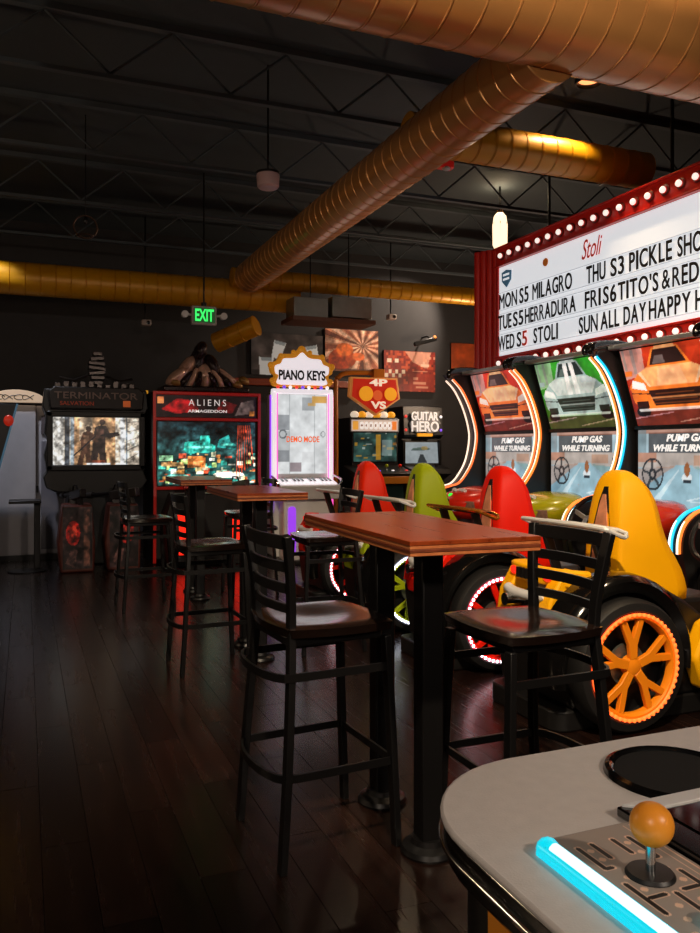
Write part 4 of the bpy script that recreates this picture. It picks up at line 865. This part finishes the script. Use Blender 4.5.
# ornate sign
out = [(-0.30, 2.05), (-0.36, 2.08), (-0.33, 2.18), (-0.375, 2.22), (-0.38, 2.32), (-0.30, 2.36), (-0.26, 2.43), (-0.15, 2.44), (-0.08, 2.46), (0.0, 2.53)]
out = out + [(-x, z) for x, z in out[:-1][::-1]]
o3 = [(v.x, v.z) for v in smooth_path([(x, 0, z) for x, z in out], 4)]
GOLD = mat('gold_trim', '#d08a1e', 0.3, 0.3, emit='#d88a20', es=0.35)
sgn = MB().prism(o3, 'y', 0.02, 0.10).build('sign_board', GOLD, t, bevel=0.006)
inn = [(x * 0.86, 2.075 + (z - 2.05) * 0.80) for x, z in o3]
MB().prism(inn, 'y', 0.008, 0.03).build('sign_face', WPL, sgn)
for x, z, rr in ((-0.355, 2.12, 0.035), (0.355, 2.12, 0.035), (-0.372, 2.30, 0.04), (0.372, 2.30, 0.04), (-0.25, 2.41, 0.036), (0.25, 2.41, 0.036), (0, 2.49, 0.05), (-0.10, 2.46, 0.03), (0.10, 2.46, 0.03)):
    MB().ell((x, 0.03, z), (rr, 0.022, rr), 14, 8).build('scroll', GOLD, sgn)
lettering('PIANO KEYS', mat('black_print', '#171414', 0.5), (-0.285, 0.004, 2.13), (0.57, 0, 0), (0, 0, 0.12), (0, -0.004, 0), sgn, bold=0.04)
lk = [mat('dot_' + c, c, 0.3, emit=c, es=1.0) for c in ('#e03a30', '#7a4ae0', '#f0e8e8')]
for k in range(9): MB().ell((-0.30 + k * 0.075, -0.02, 2.045), (0.022, 0.022, 0.02), 10, 6).build('sign_lamp', lk[k % 3], sgn)

# ---- four-player game with hanging pentagon sign
t = thing('four_player_game', 'four-player arcade game with red pentagon sign on an orange pole', 'arcade game', (4.42, 10.0, 0))
OPOLE = mat('orange_pole_paint', '#c8741a', 0.35)
pole = smooth_path([(-0.60, -0.1, 0.0), (-0.60, -0.1, 1.2), (-0.60, -0.1, 2.15), (-0.56, -0.1, 2.27), (-0.46, -0.1, 2.33), (-0.2, -0.1, 2.345), (0.0, -0.1, 2.345)], 5)
MB().tube(pole, 0.032, 12).build('pole', OPOLE, t); MB().box(-0.08, 0.09, -0.16, -0.04, 2.28, 2.40).build('pole_bracket', OPOLE, t, bevel=0.01)
pent = [(-0.42, 2.25), (0.30, 2.25), (0.36, 2.0), (-0.03, 1.76), (-0.42, 1.98)]
pent = [(-0.42, 2.28), (0.27, 2.28), (0.31, 2.0), (-0.05, 1.77), (-0.44, 2.02)]
ps = MB().prism(pent, 'y', -0.17, -0.10).build('sign_board', mat('cream_edge', '#e0a060', 0.4, emit='#e08a40', es=0.25), t, bevel=0.006)
pin = [(-0.03 + (x + 0.03) * 0.90, 2.05 + (z - 2.05) * 0.90) for x, z in pent]
MB().prism(pin, 'y', -0.178, -0.16).build('sign_face', mat('sign_face_red', '#b82010', 0.4, emit='#d02a14', es=0.4), ps)
YD = mat('sign_yellow', '#e8a020', 0.4, emit='#f0a024', es=0.55); YO = mat('sign_orange', '#d0502a', 0.4, emit='#e0602a', es=0.5)
MB().lathe([(0.0001, -0.19), (0.10, -0.19), (0.10, -0.175), (0.0001, -0.175)], (-0.20, 0, 2.06), 'y', 24).build('sign_disc', YD, ps)
MB().lathe([(0.0001, -0.19), (0.09, -0.19), (0.09, -0.175), (0.0001, -0.175)], (0.16, 0, 2.06), 'y', 24).build('sign_disc', YD, ps)
MB().lathe([(0.0001, -0.186), (0.07, -0.186), (0.07, -0.175), (0.0001, -0.175)], (-0.03, 0, 2.04), 'y', 24).build('sign_disc', YO, ps)
CRM = mat('cream_letters', '#f0e0c8', 0.4, emit='#f4e2c8', es=0.6)
lettering('4P', CRM, (-0.15, -0.18, 2.165), (0.26, 0, 0), (0, 0, 0.095), (0, -0.012, 0), ps, bold=0.03)
lettering('VS', CRM, (-0.13, -0.18, 1.86), (0.22, 0, 0), (0, 0, 0.10), (0, -0.012, 0), ps, bold=0.03)
MB().box(-0.33, 0.36, 0.0, 0.7, 0.0, 1.75).build('cabinet_body', BLACK, t, bevel=0.01)
mq = Pic(60, 16, '#c8b8ac'); mq.rect(0.02, 0.1, 0.14, 0.9, '#e0a040'); mq.rect(0.88, 0.1, 0.98, 0.9, '#e07a30')
for k in range(7): mq.ell(0.22 + k * 0.10, 0.5, 0.045, 0.36, '#f4f0ea'); mq.ell(0.22 + k * 0.10, 0.5, 0.018, 0.16, '#8a6a60')
mq.build('marquee', BACKLIT, (-0.34, -0.012, 1.565), (0.69, 0, 0), (0, 0, 0.15), t)
MB().box(-0.35, 0.37, -0.01, 0.03, 1.55, 1.73).build('marquee_box', SILVER, t, bevel=0.004)
for k in range(6): MB().ell((-0.25 + k * 0.11, 0.1, 1.79), (0.06, 0.06, 0.05), 12, 8).build('top_ball', YD if k % 2 else CRM, t)
p = Pic(64, 44, '#33524c'); p.mottle(0.6, (6, 4), 8)
rr = random.Random(4)
for k in range(26): x, y = rr.random(), rr.random(); p.rect(x, y, x + 0.04 + 0.12 * rr.random(), y + 0.03 + 0.08 * rr.random(), rr.choice(['#e0a030', '#dfe6dc', '#6a8a80', '#22302e', '#c87a30', '#9ab8ae']), 0.75)
p.rect(0.52, 0.05, 0.62, 0.95, '#e0a030', 0.85); p.rect(0.66, 0.2, 0.9, 0.75, '#b9c6c4', 0.6)
p.build('screen', SCREENDIM, (-0.31, -0.012, 1.15), (0.64, 0, 0), (0, 0, 0.39), t)
cp_ = MB().prism([(-0.40, 0.88), (-0.42, 1.0), (0.02, 1.10), (0.02, 0.86)], 'x', -0.45, 0.40).build('control_deck', BLACK, t, bevel=0.01)
MB().box(-0.47, 0.38, -0.44, -0.40, 0.86, 0.955).build('deck_front', mat('deck_orange', '#c87a1e', 0.4), t, bevel=0.006)
for k in range(4):
    x = -0.33 + k * 0.2; MB().tube([(x, -0.25, 1.0), (x, -0.25, 1.08)], 0.008, 8).build('joystick', CHROME, cp_); MB().ell((x, -0.25, 1.095), (0.024, 0.024, 0.024), 12, 8).build('stick_ball', (RED, YD, LIME, SCAR)[k], cp_)
    MB().lathe([(0.0001, 0.02), (0.02, 0.018), (0.022, 0.0)], (x + 0.08, -0.28, 1.02), 'z', 12).build('push_button', lk[k % 3], cp_)
MB().box(-0.36, 0.30, -0.30, 0.0, 0.0, 0.88).build('deck_pedestal', mat('teal_cabinet', '#153230', 0.5), t, bevel=0.01)

# ---- guitar game
t = thing('guitar_game', 'black upright rhythm game with jagged white logo above a pale screen', 'arcade game', (5.47, 10.6, 0))
MB().prism([(0.0, 0.0), (-0.04, 0.85), (-0.28, 0.95), (-0.26, 1.03), (0.0, 1.08), (0.04, 1.48), (-0.04, 1.52), (0.0, 1.95), (0.55, 1.95), (0.55, 0.0)], 'x', -0.33, 0.33).build('cabinet_body', BLACK, t, bevel=0.01)
lg = MB().prism([(-0.22, 1.62), (-0.24, 1.70), (-0.20, 1.76), (-0.22, 1.84), (-0.10, 1.88), (-0.02, 1.85), (0.02, 1.90), (0.16, 1.86), (0.25, 1.88), (0.22, 1.78), (0.27, 1.70), (0.20, 1.66), (0.23, 1.58), (0.08, 1.55), (0.0, 1.58), (-0.12, 1.56)], 'y', -0.07, -0.045).build('logo_plate', mat('logo_grey', '#6a6662', 0.4, emit='#8a8680', es=0.25), t)
lettering('GUITAR', LW, (-0.22, -0.07, 1.74), (0.44, 0, 0), (0, 0, 0.13), (0, -0.014, 0), lg, bold=0.02)
lettering('HERO', LW, (-0.22, -0.07, 1.575), (0.45, 0, 0), (0, 0, 0.155), (0, -0.014, 0), lg, bold=0.02)
MB().box(-0.12, 0.13, -0.075, -0.045, 1.505, 1.55).build('logo_tab', YD, lg, bevel=0.004)
for x, z, c in ((-0.29, 1.80, 0), (0.29, 1.80, 2), (0.29, 1.60, 1), (-0.29, 1.60, 0)): MB().ell((x, -0.03, z), (0.022, 0.02, 0.022), 10, 6).build('corner_lamp', lk[c], t)
p = Pic(60, 40, '#b9c4c8'); p.poly([(0.36, 0.02), (0.66, 0.02), (0.55, 0.42), (0.46, 0.42)], '#3a4246'); p.ell(0.5, 0.68, 0.28, 0.07, '#6a8078'); p.ell(0.60, 0.72, 0.10, 0.10, '#d0a85a', 0.7); p.rect(0.2, 0.60, 0.42, 0.66, '#3a4a48', 0.7); p.mottle(0.08, (6, 4), 2)
p.build('screen', SCREENDIM, (-0.29, -0.008, 1.11), (0.55, 0, 0), (0, 0.035, 0.31), t)
for x in (-0.31, 0.285): MB().box(x - 0.018, x + 0.018, -0.02, 0.05, 1.08, 1.45).build('screen_frame', BLACKM, t)
for s in (-1, 1):
    MB().prism([(-0.10, 0.40), (-0.13, 0.52), (-0.06, 0.62), (-0.09, 0.72), (0.0, 0.78), (0.09, 0.72), (0.06, 0.62), (0.13, 0.52), (0.10, 0.40), (0.0, 0.36)], 'y', -0.13, -0.09).build('guitar_body', RED if s < 0 else WHITE, t, bevel=0.01).location = (s * 0.17, 0, 0)
    MB().box(s * 0.17 - 0.02, s * 0.17 + 0.02, -0.125, -0.10, 0.75, 1.10).build('guitar_neck', BLACK, t)
    MB().box(s * 0.17 - 0.03, s * 0.17 + 0.03, -0.10, -0.02, 0.5, 0.56).build('guitar_holder', BLACKM, t)

# ================================================================ posters on the back wall
def poster(label, pic, x0, x1, z0, z1, m=PRINT):
    t = thing('wall_poster', label, 'poster', ((x0 + x1) / 2, Y1, z0))
    hw = (x1 - x0) / 2; MB().box(-hw, hw, -0.045, -0.002, 0, z1 - z0).build('canvas', BLACK, t, bevel=0.004)
    pic.build('poster_print', m, (-hw, -0.047, 0.0), (2 * hw, 0, 0), (0, 0, z1 - z0), t); return t
p = Pic(90, 64, '#b8795a'); cx_, cy_ = 0.70, 0.62
for k in range(26):
    a = k * 2 * PI / 26; c = ['#e8b49a', '#7a3a28', '#f0cdb6', '#50221a'][k % 4]
    p.poly([(cx_, cy_), (cx_ + 1.4 * math.cos(a), cy_ + 1.4 * math.sin(a)), (cx_ + 1.4 * math.cos(a + 0.17), cy_ + 1.4 * math.sin(a + 0.17))], c, 0.8)
p.ell(0.32, 0.30, 0.26, 0.24, '#c04a18'); p.ell(0.36, 0.52, 0.16, 0.16, '#d8682a'); p.ell(0.24, 0.18, 0.18, 0.16, '#a83a14'); p.ell(0.62, 0.36, 0.12, 0.10, '#d86a34'); p.rect(0.0, 0.0, 1.0, 0.06, '#3a1a12', 0.6); p.mottle(0.35, (14, 10), 3)
poster('orange poster with light rays bursting behind a rounded shape', p, 4.17, 5.04, 2.50, 3.13)
p = Pic(96, 64, '#7e1c0c'); rr = random.Random(8); n = 16
for i in range(24):
    for j in range(n):
        d = i / 24 - j / n
        if d > 0.05 and j > 9 and rr.random() < 0.85: p.rect(i / 24, j / n, (i + 1) / 24, (j + 1) / n, rr.choice(['#8e2410', '#c8806a', '#e0b8a0']) if d < 0.25 else '#5a140a')
        elif rr.random() < 0.45: p.rect(i / 24, j / n, (i + 1) / 24, (j + 1) / n, rr.choice(['#a83a1a', '#6a180a', '#bc4a26']))
p.poly([(0.40, 1.0), (0.55, 0.74), (0.78, 0.60), (0.86, 0.60), (0.86, 0.68), (0.92, 1.0)], '#d8b09a', 0.7)
for i in range(6):
    for j in (0, 1): 
        if (i + j) % 2 == 0: p.rect(0.02 + i * 0.065, 0.34 + j * 0.1, 0.075 + i * 0.065, 0.43 + j * 0.1, '#e8d8c4')
p.rect(0.06, 0.70, 0.14, 0.80, '#e8d8c4'); p.rect(0.20, 0.70, 0.28, 0.80, '#e8d8c4'); p.rect(0.55, 0.50, 0.85, 0.515, '#c88a74'); p.rect(0.48, 0.03, 0.98, 0.46, '#8a2412', 0.8)
for k, (x, z, wd) in enumerate(((0.56, 0.30, 0.10), (0.56, 0.19, 0.26), (0.62, 0.08, 0.24))): p.rect(x, z, x + wd, z + 0.06, '#d8a48c', 0.7)
poster('rust red pixel mosaic poster with cream blocks', p, 5.14, 6.03, 2.22, 2.85)
p = Pic(50, 64, '#a8461a'); p.mottle(0.2, (5, 6), 3); p.ell(0.95, 0.45, 0.22, 0.25, '#1a1416')
poster('plain orange poster half hidden behind the red sign', p, 6.32, 6.90, 2.42, 3.02)
p = Pic(110, 62, '#3a3432'); p.mottle(0.5, (8, 5), 6); p.rect(0, 0, 1, 0.12, '#191515')
for x, y, a, sx in ((0.37, 0.62, 0.25, 1), (0.20, 0.22, 0.05, 1.2), (0.86, 0.55, -0.25, 1)):
    P = [(-0.10 * sx, 0.20), (0.10 * sx, 0.20), (0.075 * sx, -0.22), (-0.075 * sx, -0.22)]
    p.poly([(x + u * math.cos(a) * 0.85 + v * math.sin(a) * 0.6, y - u * math.sin(a) * 1.2 + v * math.cos(a)) for u, v in P], '#d4dde2'); p.poly([(x + u * math.cos(a) * 0.85 + v * math.sin(a) * 0.6, y - u * math.sin(a) * 1.2 + v * math.cos(a)) for u, v in [(-0.09, 0.20), (0.09, 0.20), (0.085, 0.12), (-0.085, 0.12)]], '#8a979e')
poster('dark wall print with three pale cups behind the piano game sign', p, 3.03, 4.13, 2.40, 3.01, printmat('cup_print', 0.12, 0.4))

# ================================================================ left side: booth, slanted cabinet, small table, stanchion
t = thing('photo_booth', 'white booth with arched lit sign and recessed door at far left', 'booth', (0.02, 10.25, 0))
PALE = mat('pale_booth_panel', '#c9c6cc', 0.45)
MB().box(-0.62, 0.10, 0.0, 0.8, 0.06, 1.84).build('white_panel', PALE, t, bevel=0.01)
MB().box(0.104, 0.46, 0.06, 0.8, 0.06, 1.84).build('door_surround', PALE, t, bevel=0.01)
MB().box(0.16, 0.42, 0.035, 0.06, 1.50, 1.72).build('door_window', mat('booth_shade', '#6e6468', 0.4), t, bevel=0.006)
MB().box(0.16, 0.42, 0.025, 0.06, 0.12, 1.42).build('door', mat('booth_grey', '#8d8a94', 0.45), t, bevel=0.008)
MB().box(0.105, 0.125, -0.02, 0.05, 0.80, 0.88).build('door_handle', BLACK, t)
arc = [(-0.45, 1.86), (0.22, 1.86)] + [(-0.115 + 0.335 * math.cos(a), 1.87 + 0.15 * math.sin(a)) for a in np.linspace(0, PI, 14)]
sb = MB().prism(arc[2:], 'y', -0.06, 0.02).build('arched_sign', mat('cream_lit', '#d0b8a0', 0.4, emit='#d8b898', es=0.4), t, bevel=0.004)
for k in range(4): MB().tube(smooth_path([(-0.30 + k * 0.11 + 0.06 * math.cos(a) * (1 + 0.3 * (k % 2)), -0.064, 1.93 + 0.03 * math.sin(a * (1 + k % 2))) for a in np.linspace(0.3 * k, 5.2, 6)], 3), 0.005, 6).build('sign_scroll', BLACK, sb)
MB().box(-0.66, 0.50, -0.02, 0.84, 0.0, 0.06).build('plinth', BLACK, t)
t = thing('slanted_cabinet', 'black slanted cabinet edge with blue trim cut off by the left frame edge', 'arcade game', (-0.42, 9.2, 0))
MB().prism([(-0.5, 0.0), (0.10, 0.0), (0.12, 0.95), (0.34, 1.80), (-0.5, 1.80)], 'y', 0.0, 0.6).build('cabinet_body', BLACK, t, bevel=0.01)
MB().bar((0.125, -0.006, 0.95), (0.345, -0.006, 1.80), 0.02, 0.02, (0, 1, 0)).build('edge_trim', mat('blue_trim', '#3a5a70', 0.3, emit='#4a7a94', es=0.3), t)
MB().ell((0.26, -0.02, 1.62), (0.05, 0.02, 0.06), 12, 8).build('red_knob', mat('red_knob', '#a82a1a', 0.3, emit='#c02a18', es=0.4), t)
t = thing('side_table', 'small black pedestal table in front of the white booth', 'table', (0.10, 9.35, 0))
MB().box(-0.26, 0.06, -0.22, 0.16, 0.74, 0.77).build('tabletop', BLACKM, t, bevel=0.006); MB().box(-0.01, 0.055, -0.035, 0.03, 0.02, 0.74).build('column', BLACKM, t, bevel=0.006); MB().lathe([(0.0001, 0.0), (0.2, 0.0), (0.2, 0.012), (0.05, 0.03), (0.0001, 0.03)], (-0.08, -0.03, 0), 'z', 24).build('base', BLACKM, t)
t = thing('light_post', 'slim pale post with a yellow tip between the two shooter cabinets', 'post', (1.43, 10.35, 0))
MB().box(-0.018, 0.018, -0.018, 0.018, 0.0, 1.90).build('post', WHITE, t, bevel=0.004); MB().box(-0.013, 0.013, -0.013, 0.013, 1.90, 2.06).build('yellow_tip', mat('yellow_tip', '#e0a020', 0.4, emit='#e8a020', es=0.5), t)
MB().box(-0.1, 0.1, -0.1, 0.1, 0.0, 0.02).build('foot_plate', BLACKM, t)

# ================================================================ ceiling fittings
t = thing('exit_sign', 'green lit EXIT sign with twin emergency lamps hanging on the left', 'exit sign', (1.79, 8.6, 2.66))
MB().box(-0.135, 0.135, -0.03, 0.03, 0.0, 0.20).build('housing', mat('exit_housing', '#a8a49c', 0.4), t, bevel=0.008)
MB().box(-0.115, 0.115, -0.034, -0.028, 0.02, 0.18).build('face', mat('exit_face', '#1c3a22', 0.4, emit='#2f6a38', es=0.30), t)
lettering('EXIT', mat('exit_green', '#30e060', 0.4, emit='#3cff70', es=1.1), (-0.10, -0.034, 0.035), (0.20, 0, 0), (0, 0, 0.13), (0, -0.006, 0), t, bold=0.02)
MB().tube([(0, 0, 0.20), (0, 0, ZC - 2.66)], 0.010, 8).build('hanger_rod', BLACKM, t); MB().lathe([(0.0001, 0.24), (0.03, 0.24), (0.03, 0.20), (0.0001, 0.20)], n=16).build('canopy', BLACKM, t)
for s in (-1, 1):
    h = MB().tube([(s * 0.13, 0, 0.10), (s * 0.19, 0, 0.11)], 0.012, 8).build('lamp_arm', WHITE, t); MB().lathe([(0.0001, -0.05), (0.038, -0.05), (0.030, 0.03), (0.0001, 0.035)], (s * 0.21, 0, 0.10), 'y', 16).build('emergency_lamp', WHITE, h)
t = thing('ceiling_speaker', 'round pinkish white pendant speaker below the dark ceiling', 'speaker', (1.75, 6.0, 3.34))
MB().lathe([(0.0001, 0.0), (0.07, 0.004), (0.085, 0.02), (0.09, 0.10), (0.085, 0.115), (0.0001, 0.115)], n=28).build('speaker_body', mat('speaker_pink', '#b49494', 0.45), t)
MB().lathe([(0.086, 0.112), (0.093, 0.112), (0.093, 0.128), (0.0001, 0.13)], n=28).build('speaker_cap', BLACKM, t)
MB().tube([(0, 0, 0.13), (0, 0, ZC - 3.34)], 0.008, 6).build('hanger_rod', BLACKM, t)
t = thing('fire_alarm', 'small red alarm unit on a ceiling conduit right of the copper duct', 'alarm', (3.31, 6.0, 3.70))
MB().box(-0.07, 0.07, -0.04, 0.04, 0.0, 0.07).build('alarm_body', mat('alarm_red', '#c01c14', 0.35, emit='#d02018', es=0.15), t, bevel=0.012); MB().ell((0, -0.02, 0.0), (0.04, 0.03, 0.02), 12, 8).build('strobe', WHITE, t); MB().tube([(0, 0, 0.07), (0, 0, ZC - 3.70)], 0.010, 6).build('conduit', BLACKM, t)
t = thing('pendant_ring', 'dark wire ring lamp hanging at upper left', 'lamp', (0.50, 7.5, 3.15))
MB().tube([(0.10 * math.cos(a), 0.0, 0.15 + 0.10 * math.sin(a)) for a in np.linspace(0, 2 * PI, 28, endpoint=False)], 0.008, 6, True, up=(0, 1, 0)).build('ring', mat('bronze_ring', '#4a3428', 0.35, 0.7), t); MB().tube([(0.07 * math.cos(a), 0.07 * math.sin(a), 0.07) for a in np.linspace(0, 2 * PI, 24, endpoint=False)], 0.006, 6, True).build('lower_ring', MATS['bronze_ring'], t)
MB().tube([(0, 0, 0.25), (0, 0, ZC - 3.15)], 0.005, 6).build('cord', BLACKM, t); MB().ell((0, 0, 0.21), (0.02, 0.02, 0.035), 10, 8).build('lamp_holder', BLACKM, t)
def head(label, loc, col, em=None):
    t = thing('security_camera', label, 'camera', loc, 0); x, y, z = loc
    MB().box(-0.05, 0.07, -0.06, 0.06, 0.0, 0.075).build('camera_body', mat('cam_' + col, col, 0.4, emit=em, es=0.25 if em else 0), t, bevel=0.012); MB().lathe([(0.0001, -0.075), (0.024, -0.07), (0.026, -0.058)], (0.03, 0, 0.035), 'y', 14).build('lens', BLACKG, t); MB().tube([(0, 0, 0.07), (0, 0, ZC - z)], 0.010, 6).build('stem', BLACKM, t)
head('small white camera above the posters on the back wall side', (4.90, 10.5, 3.19), '#b8a8a0')
head('small pale camera under the left yellow duct', (1.43, 10.5, 2.90), '#a89890')
head('small black camera on the ceiling above the menu sign', (5.30, 6.35, 3.92), '#2a2626')
t = thing('track_spotlight', 'black adjustable spotlight on a bracket above the pixel poster', 'spotlight', (5.72, 11.0, 2.98))
MB().obox((0, 0, 0), (0.40, 0.06, 0.07), (0, -0.28, 0)).build('lamp_body', BLACKM, t, bevel=0.015); MB().tube([(0.1, 0, 0.04), (0.1, 0.12, 0.10), (0.1, 0.298, 0.10)], 0.014, 8).build('bracket', BLACKM, t); MB().ell((0.16, -0.01, 0.07), (0.03, 0.03, 0.03), 10, 8).build('lamp_glow', mat('amber_glow', '#d07a30', 0.4, emit='#e08a3a', es=0.6), t)
# glowing pendant lamp above the sign
t = thing('pendant_lamp', 'bright elongated glass pendant lamp glowing above the red menu sign', 'lamp', (5.00, 7.78, 3.56))
MB().lathe([(0.0001, 0.0), (0.055, 0.02), (0.082, 0.08), (0.085, 0.30), (0.070, 0.40), (0.04, 0.44), (0.0001, 0.445)], n=20).build('glass_shade', mat('hot_glass', '#fff0dc', 0.3, emit='#ffdcb4', es=1.7, var=0), t)
for k in range(6):
    a = k * PI / 3; MB().tube([(0.02 * math.cos(a), 0.02 * math.sin(a), -0.03), (0.076 * math.cos(a), 0.076 * math.sin(a), 0.08), (0.08 * math.cos(a), 0.08 * math.sin(a), 0.32), (0.03 * math.cos(a), 0.03 * math.sin(a), 0.47)], 0.005, 5).build('cage_wire', mat('amber_wire', '#c07a34', 0.3, 0.7), t)
MB().lathe([(0.0001, -0.04), (0.03, -0.04), (0.02, -0.12), (0.0001, -0.13)], n=14).build('finial', MATS['amber_wire'], t); MB().tube([(0, 0, 0.44), (0, 0, ZC - 3.56)], 0.012, 8).build('stem', BLACKM, t)
l = bpy.data.lights.new('pendant_light', 'POINT'); l.energy = 6; l.color = (1, 0.75, 0.45); l.shadow_soft_size = 0.09; o = bpy.data.objects.new('pendant_light', l); link(o, t); o.location = (0, 0, 0.62)

# one real can light; the other cans and the globe lamps are added fill
CANL = ['orange glowing ceiling can light peeking out below the wide copper duct', 'ceiling can light hidden above the copper duct over the orange seat', 'ceiling can light above the far racing machines', 'ceiling can light behind the camera', 'ceiling can light above the bar tables', 'ceiling can light in front of the white booth', 'ceiling can light aimed at the posters on the back wall']
for (x, y, z, aim, wts, cone, colr), lb in zip(CANS, CANL):
    t = thing('can_light', lb, 'ceiling light', (x, y, z), 0, 'ceiling can lights')
    MB().lathe([(0.095, 0.0), (0.11, 0.0), (0.112, 0.078), (0.085, 0.078), (0.085, 0.02), (0.095, 0.0)], n=28).build('can_rim', BLACKM, t)
    MB().lathe([(0.0001, 0.03), (0.086, 0.03), (0.086, 0.04), (0.0001, 0.04)], n=28).build('lens', mat('can_lens', '#ffd0a0', 0.4, emit='#ff9a60', es=2.0, var=0), t)
    l = bpy.data.lights.new('can_bulb', 'SPOT'); l.energy = wts; l.color = colr; l.spot_size = math.radians(cone); l.spot_blend = 0.6; l.shadow_soft_size = 0.07
    o = bpy.data.objects.new('can_bulb', l); link(o, t); o.location = (0, 0, 0.015); o.rotation_euler = (Vector(aim) - Vector((x, y, z))).to_track_quat('-Z', 'Y').to_euler()
for (x, y, z, wts, colr, lb) in FILL_GLOBES:
    t = thing('globe_lamp', lb, 'lamp', (x, y, z), 0, 'frosted globe lamps around the hall')
    MB().ell((0, 0, 0), (0.10, 0.10, 0.10), 20, 12).build('globe', mat('globe_glass', '#fff2e0', 0.4, emit='#ffd8b0', es=2.0, var=0), t)
    MB().tube([(0, 0, 0.095), (0, 0, ZC - z)], 0.010, 6).build('stem', BLACKM, t)
    l = bpy.data.lights.new('globe_bulb', 'POINT'); l.energy = wts; l.color = colr; l.shadow_soft_size = 0.12; o = bpy.data.objects.new('globe_bulb', l); link(o, t); o.location = (0, 0, -0.24)
